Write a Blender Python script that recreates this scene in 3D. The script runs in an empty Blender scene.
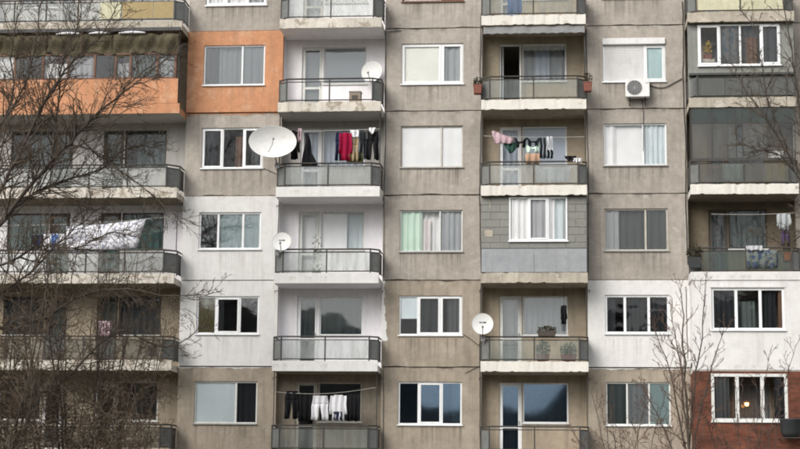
import bpy, math, random
from mathutils import Vector, Matrix
RND = random.Random(11)
S = bpy.context.scene
COL = S.collection

# ------------------------------------------------------------ camera
FPX, PITCH, YAW, ROLL, DIST = 1700.0, math.radians(9.326), math.radians(5.1987), math.radians(0.5809), 54.25
cd = bpy.data.cameras.new('camera'); cam = bpy.data.objects.new('camera', cd); COL.objects.link(cam)
cd.sensor_fit = 'HORIZONTAL'; cd.sensor_width = 36.0; cd.lens = FPX / 800 * 36
cd.clip_start = 0.5; cd.clip_end = 3000
ax = Vector((math.cos(YAW), math.sin(YAW), 0)); fh = Vector((-math.sin(YAW), math.cos(YAW), 0)); up = Vector((0, 0, 1))
fw = fh * math.cos(PITCH) + up * math.sin(PITCH); u0 = -fh * math.sin(PITCH) + up * math.cos(PITCH)
cr = ax * math.cos(ROLL) + u0 * math.sin(ROLL); cu = -ax * math.sin(ROLL) + u0 * math.cos(ROLL)
m3 = Matrix((cr, cu, -fw)).transposed()
cam.matrix_world = Matrix.Translation((0, -DIST, 1.6)) @ m3.to_4x4()
S.camera = cam

# ------------------------------------------------------------ sky, sun, exposure
SUN_EL, SUN_AZ = math.radians(36), math.radians(216)      # azimuth clockwise from +Y: in front of the facade, a little to the left
w = bpy.data.worlds.new('World'); S.world = w; w.use_nodes = True
wn = w.node_tree; wn.nodes.clear()
sky = wn.nodes.new('ShaderNodeTexSky'); sky.sky_type = 'NISHITA'; sky.sun_disc = False
sky.sun_elevation = SUN_EL; sky.sun_rotation = SUN_AZ
sky.air_density = 1.5; sky.dust_density = 2.0; sky.ozone_density = 1.0
hsv = wn.nodes.new('ShaderNodeHueSaturation'); hsv.inputs['Saturation'].default_value = 0.16
bg = wn.nodes.new('ShaderNodeBackground'); bg.inputs['Strength'].default_value = 0.13
wo = wn.nodes.new('ShaderNodeOutputWorld')
wn.links.new(sky.outputs[0], hsv.inputs['Color']); wn.links.new(hsv.outputs[0], bg.inputs['Color']); wn.links.new(bg.outputs[0], wo.inputs['Surface'])
sl = bpy.data.lights.new('sun', 'SUN'); sl.energy = 1.4; sl.angle = math.radians(38); sl.color = (1, 0.95, 0.88)
so = bpy.data.objects.new('sun', sl); COL.objects.link(so)
sd = Vector((math.sin(SUN_AZ) * math.cos(SUN_EL), math.cos(SUN_AZ) * math.cos(SUN_EL), math.sin(SUN_EL)))
so.rotation_euler = sd.to_track_quat('Z', 'Y').to_euler(); so.location = (0, -30, 60)
S.cycles.filter_width = 1.9
S.view_settings.view_transform = 'Standard'; S.view_settings.look = 'None'
S.view_settings.exposure = 0.82; S.view_settings.gamma = 1.0; S.view_settings.use_curve_mapping = False

# ------------------------------------------------------------ materials
MATS = {}
class NT:
    def __init__(s, name):
        s.m = bpy.data.materials.new(name); s.m.use_nodes = True; s.t = s.m.node_tree; s.t.nodes.clear()
        s.out = s.t.nodes.new('ShaderNodeOutputMaterial'); MATS[name] = s.m
        s.tc = s.t.nodes.new('ShaderNodeTexCoord').outputs['Object']
    def n(s, typ, **k):
        o = s.t.nodes.new('ShaderNode' + typ)
        for a, b in k.items(): setattr(o, a, b)
        return o
    def l(s, a, b): s.t.links.new(a, b)
    def noise(s, scale, detail=4, rough=.6, stretch=None, off=0):
        nz = s.n('TexNoise'); nz.inputs['Scale'].default_value = scale; nz.inputs['Detail'].default_value = detail; nz.inputs['Roughness'].default_value = rough
        src = s.tc
        if stretch or off:
            mp = s.n('Mapping'); mp.inputs['Scale'].default_value = stretch or (1, 1, 1); mp.inputs['Location'].default_value = (off, off * 1.7, off * .6)
            s.l(src, mp.inputs['Vector']); src = mp.outputs[0]
        s.l(src, nz.inputs['Vector']); return nz.outputs['Fac']
    def rng(s, v, a, b, c, d, smooth=False):
        r = s.n('MapRange'); r.interpolation_type = 'SMOOTHSTEP' if smooth else 'LINEAR'
        for i, x in zip(('From Min', 'From Max', 'To Min', 'To Max'), (a, b, c, d)): r.inputs[i].default_value = x
        s.l(v, r.inputs['Value']); return r.outputs[0]
    def math(s, op, a, b):
        o = s.n('Math', operation=op)
        for i, x in enumerate((a, b)):
            if isinstance(x, (int, float)): o.inputs[i].default_value = x
            else: s.l(x, o.inputs[i])
        return o.outputs[0]
    def mix(s, f, a, b, blend='MIX'):
        o = s.n('Mix', data_type='RGBA', blend_type=blend)
        for i, x in ((0, f), (6, a), (7, b)):
            if isinstance(x, (int, float)): o.inputs[i].default_value = x
            elif isinstance(x, tuple): o.inputs[i].default_value = (*x, 1)
            else: s.l(x, o.inputs[i])
        return o.outputs[2]
    def scale(s, col, f):      # colour times value
        o = s.n('VectorMath', operation='SCALE')
        if isinstance(col, tuple): o.inputs[0].default_value = col
        else: s.l(col, o.inputs[0])
        if isinstance(f, (int, float)): o.inputs['Scale'].default_value = f
        else: s.l(f, o.inputs['Scale'])
        return o.outputs[0]
    def bsdf(s, col, rough=.8, bump=None, bstr=.3, bdist=.01, metal=0, spec=.3):
        b = s.n('BsdfPrincipled'); b.inputs['Roughness'].default_value = rough; b.inputs['Metallic'].default_value = metal
        b.inputs['Specular IOR Level'].default_value = spec
        if isinstance(col, tuple): b.inputs['Base Color'].default_value = (*col, 1)
        else: s.l(col, b.inputs['Base Color'])
        if bump is not None:
            bp = s.n('Bump'); bp.inputs['Strength'].default_value = bstr; bp.inputs['Distance'].default_value = bdist
            s.l(bump, bp.inputs['Height']); s.l(bp.outputs[0], b.inputs['Normal'])
        return b
    def end(s, sh): s.l(sh if not hasattr(sh, 'outputs') else sh.outputs[0], s.out.inputs['Surface']); return s.m

def wall_mat(name, col, dirt=(.12, .10, .08), streak=.4, var=.16, off=0.0, patch=None, pth=.62, sills=0):
    t = NT(name)
    mott = t.rng(t.noise(.9, 7, .65, off=off), .25, .75, 1 - var, 1 + var)
    mott2 = t.rng(t.noise(5, 5, .7, off=off + 3), .3, .7, 1 - var * .7, 1 + var * .7)
    grain_n = t.noise(38, 3, .7)
    grain = t.rng(grain_n, .3, .7, .86, 1.12)
    c = t.scale(col, t.math('MULTIPLY', t.math('MULTIPLY', mott, mott2), grain))
    if patch:
        pm = t.rng(t.noise(2.2, 9, .72, off=off + 9), pth, pth + .04, 0, .8)
        c = t.mix(pm, c, patch)
    st = t.rng(t.noise(1, 6, .6, stretch=(5, 5, .35), off=off + 5), .5, .78, 0, streak)
    blot = t.rng(t.noise(.6, 8, .7, off=off + 20), .54, .74, 0, streak * .8)
    dm = t.math('MAXIMUM', st, blot)
    if sills:      # rain runs below the window sills, which repeat every 6.6 m and every storey
        sx = t.n('SeparateXYZ'); t.l(t.tc, sx.inputs[0])
        zf = t.math('MULTIPLY', t.math('FRACT', t.math('DIVIDE', t.math('ADD', sx.outputs['Z'], 25.1), 2.8), 0), 2.8)
        xf = t.math('MULTIPLY', t.math('FRACT', t.math('DIVIDE', t.math('ADD', sx.outputs['X'], 77.62), 6.6), 0), 6.6)
        inx = t.math('MULTIPLY', t.rng(xf, .0, .12, 0, 1, True), t.rng(xf, 2.1, 2.25, 1, 0, True))
        inz = t.math('MULTIPLY', t.rng(zf, .25, 1.1, .15, 1, True), t.rng(zf, 1.13, 1.15, 1, 0))
        run = t.rng(t.noise(1, 4, .65, stretch=(9, 9, .22), off=off + 50), .46, .70, 0, sills)
        dm = t.math('MAXIMUM', dm, t.math('MULTIPLY', run, t.math('MULTIPLY', inx, inz)))
        top = t.rng(zf, .0, .22, .0, 1, True); top2 = t.rng(zf, .22, .23, 1, 0)
        run2 = t.rng(t.noise(1, 4, .65, stretch=(4, 4, .5), off=off + 60), .48, .66, 0, sills * .8)
        dm = t.math('MAXIMUM', dm, t.math('MULTIPLY', run2, t.math('MULTIPLY', top, top2)))
    c = t.mix(dm, c, dirt)
    return t.end(t.bsdf(c, .92, grain_n, .5, .012, spec=.15))

wall_mat('concrete', (.362, .326, .288), dirt=(.13, .115, .095), streak=.46, var=.21, off=1, sills=.85, patch=(.44, .405, .365), pth=.60)
wall_mat('concrete_warm', (.335, .287, .23), streak=.56, var=.2, off=4, sills=.8, patch=(.39, .345, .29), pth=.60)
wall_mat('concrete_loggia', (.34, .285, .215), streak=.5, off=7)
wall_mat('render_white', (.66, .65, .635), dirt=(.34, .32, .29), streak=.34, var=.08, off=2, sills=.55)
wall_mat('paint_white', (.82, .80, .825), dirt=(.42, .40, .38), streak=.3, var=.05, off=12)
wall_mat('paint_grey_white', (.46, .445, .42), dirt=(.25, .22, .19), streak=.4, var=.1, off=15)
wall_mat('paint_orange', (.50, .245, .135), dirt=(.28, .18, .12), streak=.5, var=.16, off=5, patch=(.56, .33, .21), pth=.55, sills=.6)
wall_mat('whitewash_worn', (.56, .52, .46), dirt=(.20, .17, .13), streak=.5, var=.15, off=6, patch=(.30, .255, .20), pth=.53)
wall_mat('whitewash', (.66, .63, .58), dirt=(.34, .30, .25), streak=.35, var=.08, off=8, patch=(.45, .40, .33), pth=.62)
wall_mat('concrete_pale', (.40, .36, .30), dirt=(.14, .12, .09), streak=.55, var=.2, off=10, patch=(.56, .52, .46), pth=.56)
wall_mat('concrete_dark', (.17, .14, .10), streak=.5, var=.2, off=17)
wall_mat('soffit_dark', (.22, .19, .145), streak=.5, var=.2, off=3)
wall_mat('block_grey', (.225, .225, .205), dirt=(.15, .15, .135), streak=.3, var=.12, off=21)
wall_mat('mortar', (.20, .20, .19), streak=.2, off=22)
wall_mat('board_grey', (.30, .31, .325), dirt=(.20, .20, .20), streak=.45, var=.12, off=23)
wall_mat('board_green_grey', (.23, .235, .215), dirt=(.12, .12, .1), streak=.5, var=.15, off=24)
wall_mat('board_ochre', (.36, .28, .15), dirt=(.22, .17, .09), streak=.45, var=.1, off=25)
wall_mat('board_cream', (.52, .50, .36), dirt=(.3, .27, .18), streak=.4, var=.1, off=26)
wall_mat('moss_canvas', (.085, .073, .046), dirt=(.05, .045, .03), streak=.6, var=.3, off=27)
wall_mat('interior', (.30, .27, .23), streak=.2, off=30)
wall_mat('tar', (.075, .062, .05), streak=.3, off=31)
wall_mat('ground_mat', (.09, .085, .065), dirt=(.05, .045, .03), streak=.4, var=.3, off=40)
wall_mat('hazed_skyline_mat', (.10, .105, .105), dirt=(.05, .055, .06), streak=.4, var=.4, off=41)  # distant haze is lightened into the skyline's base colour

def brick_mat():
    t = NT('red_brick')
    mp = t.n('Mapping'); mp.inputs['Rotation'].default_value = (math.pi / 2, 0, 0); t.l(t.tc, mp.inputs['Vector'])
    b = t.n('TexBrick'); b.inputs['Scale'].default_value = 1; b.inputs['Brick Width'].default_value = .25; b.inputs['Row Height'].default_value = .075
    b.inputs['Mortar Size'].default_value = .007; b.inputs['Color1'].default_value = (.185, .064, .038, 1); b.inputs['Color2'].default_value = (.105, .042, .029, 1); b.inputs['Mortar'].default_value = (.12, .07, .052, 1)
    t.l(mp.outputs[0], b.inputs['Vector'])
    c = t.scale(b.outputs['Color'], t.rng(t.noise(1.5, 8, .7), .3, .7, .55, 1.3))
    c = t.mix(t.rng(t.noise(1, 6, .6, stretch=(5, 5, .4)), .55, .8, 0, .4), c, (.12, .06, .04))
    inv = t.rng(b.outputs['Fac'], 0, 1, 1, 0)
    return t.end(t.bsdf(c, .9, inv, .8, .015, spec=.15))
brick_mat()

def plain(name, col, rough=.6, var=.1, scale=8, spec=.3, metal=0, dirt=None):
    t = NT(name)
    c = t.scale(col, t.rng(t.noise(scale, 5, .65), .3, .7, 1 - var, 1 + var))
    if dirt: c = t.mix(t.rng(t.noise(3, 7, .7, stretch=(2, 2, .5)), .5, .72, 0, .6), c, dirt)
    return t.end(t.bsdf(c, rough, t.noise(60, 2), .15, .003, metal, spec))
plain('pvc', (.74, .75, .76), .35, .03, dirt=(.55, .53, .5))
plain('pvc_dirty', (.62, .62, .60), .45, .08, dirt=(.36, .34, .30))
plain('wood_painted', (.46, .43, .38), .6, .15, 12, dirt=(.22, .19, .15))
plain('wood_brown', (.14, .07, .045), .6, .2, 12, dirt=(.06, .04, .03))
plain('wood_dark', (.07, .06, .05), .6, .2, 12)
plain('sill_metal', (.34, .33, .31), .5, .12, 9, dirt=(.18, .16, .13))
plain('sill_brown', (.16, .085, .05), .5, .12, 9)
plain('rail_steel', (.045, .045, .042), .55, .25, 14, dirt=(.10, .07, .05))
plain('sheet_dark', (.055, .056, .058), .6, .2, 5, dirt=(.09, .075, .06))
plain('smoked_panel', (.16, .165, .16), .8, .15, 5, spec=.05, dirt=(.10, .09, .08))
plain('cable_black', (.03, .028, .026), .6, .1)
plain('dish_white', (.70, .70, .68), .5, .05, 6, dirt=(.52, .49, .44))
plain('dish_grey', (.46, .46, .45), .45, .05, 6, dirt=(.3, .28, .25))
plain('dish_metal', (.20, .20, .20), .4, .1, metal=.4)
plain('print_dark', (.05, .08, .10), .5, .1)
plain('ac_white', (.70, .70, .68), .45, .04, 6, dirt=(.5, .48, .43))
plain('ac_dark', (.11, .115, .12), .5, .1)
plain('box_brown', (.24, .19, .15), .7, .15)
plain('box_black', (.035, .038, .04), .5, .2)
plain('terracotta', (.20, .075, .055), .75, .2, 9, dirt=(.14, .07, .05))
plain('soil', (.05, .035, .025), .95, .3, 20)
plain('leaf_dark', (.045, .04, .02), .8, .4, 20)
plain('leaf_green', (.05, .09, .035), .6, .35, 20)
plain('leaf_yellow', (.50, .34, .05), .6, .25, 20)
plain('awning_grey', (.20, .20, .20), .8, .15, 6, dirt=(.11, .11, .105))
plain('bark', (.062, .050, .040), .95, .35, 14)
plain('twig_dark', (.078, .060, .045), .95, .3, 6)
plain('twig_red', (.125, .080, .062), .95, .3, 6)
plain('twig_bark', (.115, .086, .060), .95, .3, 6)
plain('shutter_white', (.66, .65, .65), .5, .04, 6, dirt=(.5, .48, .46))
plain('rail_rope', (.5, .48, .44), .8, .1)

def cloth(name, col, col2=None, scale=9, th=.5, transl=.12):
    t = NT(name)
    c = t.scale(col, t.rng(t.noise(2, 3, .5), .3, .7, .95, 1.04))
    if col2: c = t.mix(t.rng(t.noise(scale, 2, .5), th, th + .05, 0, 1), c, col2)
    d = t.n('BsdfDiffuse'); t.l(c, d.inputs['Color']); tr = t.n('BsdfTranslucent'); t.l(c, tr.inputs['Color'])
    m = t.n('MixShader'); m.inputs[0].default_value = transl; t.l(d.outputs[0], m.inputs[1]); t.l(tr.outputs[0], m.inputs[2])
    return t.end(m)
for nm, c in dict(c_white=(.88, .88, .88), c_cream=(.87, .87, .80), c_bluewhite=(.68, .75, .77), c_grey=(.40, .42, .43), c_darkgrey=(.085, .09, .092),
                  c_charcoal=(.032, .035, .038), c_teal=(.10, .17, .16), c_palegreen=(.64, .80, .68), c_pink=(.72, .66, .65), c_olive=(.25, .23, .11),
                  c_lightteal=(.48, .62, .62), c_brown=(.16, .10, .07), c_bluegrey=(.46, .51, .58), c_greygreen=(.11, .135, .13), c_black=(.018, .018, .02), c_red=(.30, .015, .05),
                  c_navy=(.03, .035, .07), c_beige=(.36, .28, .18), c_khaki=(.10, .10, .04), c_laundry=(.74, .74, .76), c_lgrey=(.46, .46, .48),
                  c_orange=(.44, .29, .20), c_rose=(.52, .38, .42), c_dgreen=(.04, .09, .07), c_yellow=(.50, .40, .08), c_wine=(.30, .06, .09), c_violet=(.07, .05, .10)).items():
    cloth(nm, c)
cloth('c_patterned', (.74, .74, .78), (.30, .32, .42), 11, .56)
cloth('c_blue_stripe', (.12, .22, .50))
cloth('c_rug', (.15, .17, .155), (.06, .08, .13), 7, .5)
cloth('c_floral', (.16, .155, .15), (.09, .12, .14), 9, .5)

def glass_mat(name, tint=(.985, .99, .99), ior=1.55, wave=.02, diffuse=None, dfac=0.0, rough=.01, gloss=(.95, .97, 1)):
    t = NT(name)
    tr = t.n('BsdfTransparent'); tr.inputs['Color'].default_value = (*tint, 1)
    base = tr.outputs[0]
    if diffuse:
        d = t.n('BsdfDiffuse'); tl = t.n('BsdfTranslucent')
        c = t.scale(diffuse, t.rng(t.noise(2.2, 6, .65), .3, .7, .8, 1.15))
        t.l(c, d.inputs['Color']); t.l(c, tl.inputs['Color'])
        m0 = t.n('MixShader'); m0.inputs[0].default_value = .4; t.l(d.outputs[0], m0.inputs[1]); t.l(tl.outputs[0], m0.inputs[2])
        m1 = t.n('MixShader'); t.l(t.rng(t.noise(1, 5, .65, stretch=(6, 6, .9)), .4, .75, dfac * .75, dfac * .75 + .3), m1.inputs[0]); t.l(base, m1.inputs[1]); t.l(m0.outputs[0], m1.inputs[2]); base = m1.outputs[0]
    g = t.n('BsdfGlossy'); g.inputs['Roughness'].default_value = rough; g.inputs['Color'].default_value = (*gloss, 1)
    fr = t.n('Fresnel'); fr.inputs['IOR'].default_value = ior
    bp = t.n('Bump'); bp.inputs['Strength'].default_value = .25; bp.inputs['Distance'].default_value = wave
    t.l(t.noise(1.3, 2, .4), bp.inputs['Height']); t.l(bp.outputs[0], g.inputs['Normal'])
    m = t.n('MixShader'); t.l(fr.outputs[0], m.inputs[0]); t.l(base, m.inputs[1]); t.l(g.outputs[0], m.inputs[2])
    return t.end(m)
glass_mat('window_glass', (.995, .995, .995), 1.28)
glass_mat('reflecting_glass', (.96, .965, .965), 1.55, .005, rough=.02)
glass_mat('blue_glass', (.93, .96, .98), 1.7, .003, rough=.03, gloss=(.5, .72, 1.0))
glass_mat('old_glass', (.985, .985, .98), 1.38, .015)
glass_mat('frosted_glass', (.95, .965, .955), 1.3, .02, (.38, .41, .39), .15, .2)
glass_mat('milky_glass', (.955, .97, .965), 1.3, .02, (.55, .57, .56), .30, .25)
glass_mat('green_glass', (.78, .84, .82), 1.4, .02, (.12, .15, .14), .25, .2)
glass_mat('dirty_glass', (.88, .88, .86), 1.45, .03, (.22, .215, .195), .26, .2)

def emit(name, col, st):
    t = NT(name); e = t.n('Emission'); e.inputs['Color'].default_value = (*col, 1); e.inputs['Strength'].default_value = st; return t.end(e)
emit('bulb_light', (1, .42, .11), 8)

# ------------------------------------------------------------ mesh helpers
class MB:
    def __init__(s): s.v, s.f, s.mi, s.cur = [], [], [], 0
    def face(s, idx): s.f.append(idx); s.mi.append(s.cur)
    def box(s, x0, x1, y0, y1, z0, z1):
        b = len(s.v)
        s.v += [(x0, y0, z0), (x1, y0, z0), (x1, y1, z0), (x0, y1, z0), (x0, y0, z1), (x1, y0, z1), (x1, y1, z1), (x0, y1, z1)]
        for q in ((0, 3, 2, 1), (4, 5, 6, 7), (0, 1, 5, 4), (1, 2, 6, 5), (2, 3, 7, 6), (3, 0, 4, 7)): s.face([b + i for i in q])
        return s
    def tube(s, pts, r0, r1=None, n=6, cap=True):
        pts = [Vector(p) for p in pts]; r1 = r0 if r1 is None else r1; b = len(s.v); k = len(pts)
        t0 = (pts[1] - pts[0]).normalized(); ref = Vector((0, 0, 1)) if abs(t0.z) < .9 else Vector((1, 0, 0))
        for i, p in enumerate(pts):
            t = (pts[min(i + 1, k - 1)] - pts[max(i - 1, 0)]).normalized()
            a = t.cross(ref)
            if a.length < 1e-4: a = t.cross(Vector((0, 1, 0)))
            a.normalize(); c = a.cross(t)
            r = r0 + (r1 - r0) * i / (k - 1)
            for j in range(n):
                g = 2 * math.pi * j / n
                s.v.append(tuple(p + a * (r * math.cos(g)) + c * (r * math.sin(g))))
        for i in range(k - 1):
            for j in range(n):
                j2 = (j + 1) % n
                s.face([b + i * n + j, b + i * n + j2, b + (i + 1) * n + j2, b + (i + 1) * n + j])
        if cap:
            s.face([b + j for j in range(n)][::-1]); s.face([b + (k - 1) * n + j for j in range(n)])
        return s
    def lathe(s, prof, n=32, centre=(0, 0, 0)):      # profile of (radius, z)
        b = len(s.v)
        for r, z in prof:
            for j in range(n):
                g = 2 * math.pi * j / n; s.v.append((centre[0] + r * math.cos(g), centre[1] + r * math.sin(g), centre[2] + z))
        for i in range(len(prof) - 1):
            for j in range(n):
                j2 = (j + 1) % n; s.face([b + i * n + j, b + i * n + j2, b + (i + 1) * n + j2, b + (i + 1) * n + j])
        return s
    def grid(s, fn, nu, nv):
        b = len(s.v)
        for i in range(nv + 1):
            for j in range(nu + 1): s.v.append(tuple(fn(j / nu, i / nv)))
        for i in range(nv):
            for j in range(nu):
                q = b + i * (nu + 1) + j; s.face([q, q + 1, q + nu + 2, q + nu + 1])
        return s
    def build(s, name, mats, parent=None, smooth=False, bevel=0, solid=0):
        me = bpy.data.meshes.new(name); me.from_pydata(s.v, [], s.f)
        mats = [mats] if isinstance(mats, str) else mats
        for m in mats: me.materials.append(MATS[m])
        if len(mats) > 1: me.polygons.foreach_set('material_index', s.mi)
        if smooth: me.polygons.foreach_set('use_smooth', [True] * len(me.polygons))
        me.update()
        o = bpy.data.objects.new(name, me); COL.objects.link(o)
        if parent: o.parent = parent
        if bevel:
            md = o.modifiers.new('bevel', 'BEVEL'); md.width = bevel; md.segments = 1; md.limit_method = 'ANGLE'
        if solid:
            md = o.modifiers.new('solid', 'SOLIDIFY'); md.thickness = solid; md.offset = 0
        return o
def B(x0, x1, y0, y1, z0, z1): return MB().box(x0, x1, y0, y1, z0, z1)
def tag(o, label, cat, group=None):
    o['label'] = label; o['category'] = cat
    if group: o['group'] = group
    return o
def empty(name, loc=(0, 0, 0)):
    o = bpy.data.objects.new(name, None); o.empty_display_size = .2; COL.objects.link(o); o.location = loc; return o

# ------------------------------------------------------------ the setting
def ground_z(x, y): return 0.0
mb = MB(); N = 24
mb.grid(lambda a, b: (-500 + 1000 * a, -700 + 1000 * b, .0), N, N)
g = mb.build('ground', 'ground_mat'); g['kind'] = 'structure'
def skyline_point(a, b):  # unseen skyline behind the camera, added and shaped to darken the window reflections
    an = math.radians(175 + 190 * a); r = 330 + 180 * b
    h = (50 - 29 * math.exp(-((math.degrees(an) - 267) / 4.5) ** 4) + 2.5 * math.sin(an * 23 + 1) + 1.2 * math.sin(an * 61)) * (1 if b > .05 else 0) * (1 + .5 * b)
    return (r * math.cos(an), -54 + r * math.sin(an), h - (.5 if b < .05 else 0))
h = MB().grid(skyline_point, 500, 6).build('reflection_skyline', 'hazed_skyline_mat', smooth=True); h['kind'] = 'structure'

# ------------------------------------------------------------ the apartment building
BLD = empty('apartment_building', (0, 0, 0))
tag(BLD, 'prefabricated concrete apartment block with balconies and patchwork painted panels', 'building')
def zs(r): return 16.9 - 2.8 * r
COLS = dict(Z=(-22.1, -18.9), A=(-18.9, -12.1), B=(-12.1, -8.88), C=(-8.88, -5.5), D=(-5.5, -2.28), E=(-2.28, 1.1), F=(1.1, 4.32), G=(4.32, 7.7), H=(7.7, 10.9))
LOGGIA = 'ACEG'; WINC = 'ZBDFH'; ROWS = range(0, 7); BACK = .45

def panel(name, x0, x1, z0, z1, y0, y1, openings, mat, parent):
    mb = MB()
    xs = sorted({x0, x1, *[c for o in openings for c in o[:2]]}); zz = sorted({z0, z1, *[c for o in openings for c in o[2:]]})
    nx, nz = len(xs) - 1, len(zz) - 1
    def solid(i, j):
        if i < 0 or j < 0 or i >= nx or j >= nz: return False
        cx, cz = (xs[i] + xs[i + 1]) / 2, (zz[j] + zz[j + 1]) / 2
        return not any(o[0] < cx < o[1] and o[2] < cz < o[3] for o in openings)
    def q(*p): b = len(mb.v); mb.v.extend(p); mb.face([b, b + 1, b + 2, b + 3])
    for i in range(nx):
        for j in range(nz):
            if not solid(i, j): continue
            a, b, c, d = xs[i], xs[i + 1], zz[j], zz[j + 1]
            q((a, y0, c), (b, y0, c), (b, y0, d), (a, y0, d)); q((b, y1, c), (a, y1, c), (a, y1, d), (b, y1, d))
            if not solid(i - 1, j): q((a, y1, c), (a, y0, c), (a, y0, d), (a, y1, d))
            if not solid(i + 1, j): q((b, y0, c), (b, y1, c), (b, y1, d), (b, y0, d))
            if not solid(i, j - 1): q((a, y1, c), (b, y1, c), (b, y0, c), (a, y0, c))
            if not solid(i, j + 1): q((a, y0, d), (b, y0, d), (b, y1, d), (a, y1, d))
    return mb.build(name, mat, parent)

def curtain(parent, x0, x1, z0, z1, y, mat, folds=True):
    L = x1 - x0; n = max(6, int(L / .025)); ph = RND.random() * 6; amp = .04 if folds else .0
    fq = 2 * math.pi / (.13 + .13 * RND.random())
    def fn(a, b):
        x = x0 + L * a
        yy = y + amp * (math.sin(fq * x + ph + .6 * math.sin(3 * x + ph)) * (.5 + .5 * b) + .4 * math.sin(fq * .37 * x + ph)) + (.004 * math.sin(14 * a) if not folds else 0)
        return (x, yy, z1 + (z0 - z1) * b)
    return MB().grid(fn, n, 3).build('curtain' if folds else 'blind', mat, parent, smooth=True)

def window(x0, x1, z0, z1, y, bays, fm='pvc', sill='pvc', fr=.05, glass='window_glass', sash_w=.045, name='window', rev=.05, ledge=True):
    """bays: list of (from, to, has_sash, [curtain specs]) in fractions of the width; a curtain spec is (material, folds, fx0, fx1, fz0, fz1)"""
    W = x1 - x0; yf = y + rev; mb = MB()
    mb.box(x0, x0 + fr, yf, yf + .07, z0, z1); mb.box(x1 - fr, x1, yf, yf + .07, z0, z1)
    mb.box(x0 + fr, x1 - fr, yf, yf + .07, z0, z0 + fr); mb.box(x0 + fr, x1 - fr, yf, yf + .07, z1 - fr, z1)
    for bq in bays[1:]:
        c = x0 + W * bq[0]; mb.box(c - fr * .6, c + fr * .6, yf, yf + .07, z0 + fr, z1 - fr)
    o = mb.build(name, fm, BLD, bevel=.006)
    for i, (f0, f1, sash, curts) in enumerate(bays):
        a = x0 + W * f0 + (fr if i == 0 else fr * .6); b = x0 + W * f1 - (fr if i == len(bays) - 1 else fr * .6)
        c, d = z0 + fr, z1 - fr
        if sash:
            s = sash_w; m2 = MB(); ys = yf - .014
            m2.box(a - .012, a + s, ys, ys + .06, c - .012, d + .012); m2.box(b - s, b + .012, ys, ys + .06, c - .012, d + .012)
            m2.box(a + s, b - s, ys, ys + .06, c - .012, c + s); m2.box(a + s, b - s, ys, ys + .06, d - s, d + .012)
            m2.build('sash', fm, o, bevel=.005); pa, pb, pc, pd = a + s, b - s, c + s, d - s
        else: pa, pb, pc, pd = a, b, c, d
        # each pane hangs a hair out of true, as panes do
        t1, t2 = RND.uniform(-.008, .008), RND.uniform(-.005, .008); m3_ = MB(); yp = yf + .03
        vs = []
        for (px, pz) in ((pa, pc), (pb, pc), (pb, pd), (pa, pd)):
            vs.append((px, yp + t1 * (px - pa) / (pb - pa) + t2 * (pz - pc) / (pd - pc), pz))
        m3_.v = vs + [(p[0], p[1] + .006, p[2]) for p in vs]
        for q in ((0, 1, 2, 3), (5, 4, 7, 6), (0, 4, 5, 1), (1, 5, 6, 2), (2, 6, 7, 3), (3, 7, 4, 0)): m3_.face(list(q))
        m3_.build('pane', glass, o)
        for k, (cm, folds, fx0, fx1, fz0, fz1) in enumerate(curts):
            curtain(o, a - .03 + (b - a + .06) * fx0, a - .03 + (b - a + .06) * fx1, c - .03 + (d - c + .06) * fz0, c - .03 + (d - c + .06) * fz1, yf + (.085 if folds else .045) + .09 * k, cm, folds)
    if ledge:
        B(x0 - .03, x1 + .03, y - .055, yf, z0 - .035, z0 + .008).build('sill', sill, o, bevel=.004)
    return o

def full(m, folds=True): return [(m, folds, 0, 1, 0, 1)]
THREE = ((0, .32), (.32, .67), (.67, 1)); TWO = ((0, .65), (.65, 1))
def bays(split, sashes, curts): return [(a, b, s, c) for (a, b), s, c in zip(split, sashes, curts)]

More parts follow.
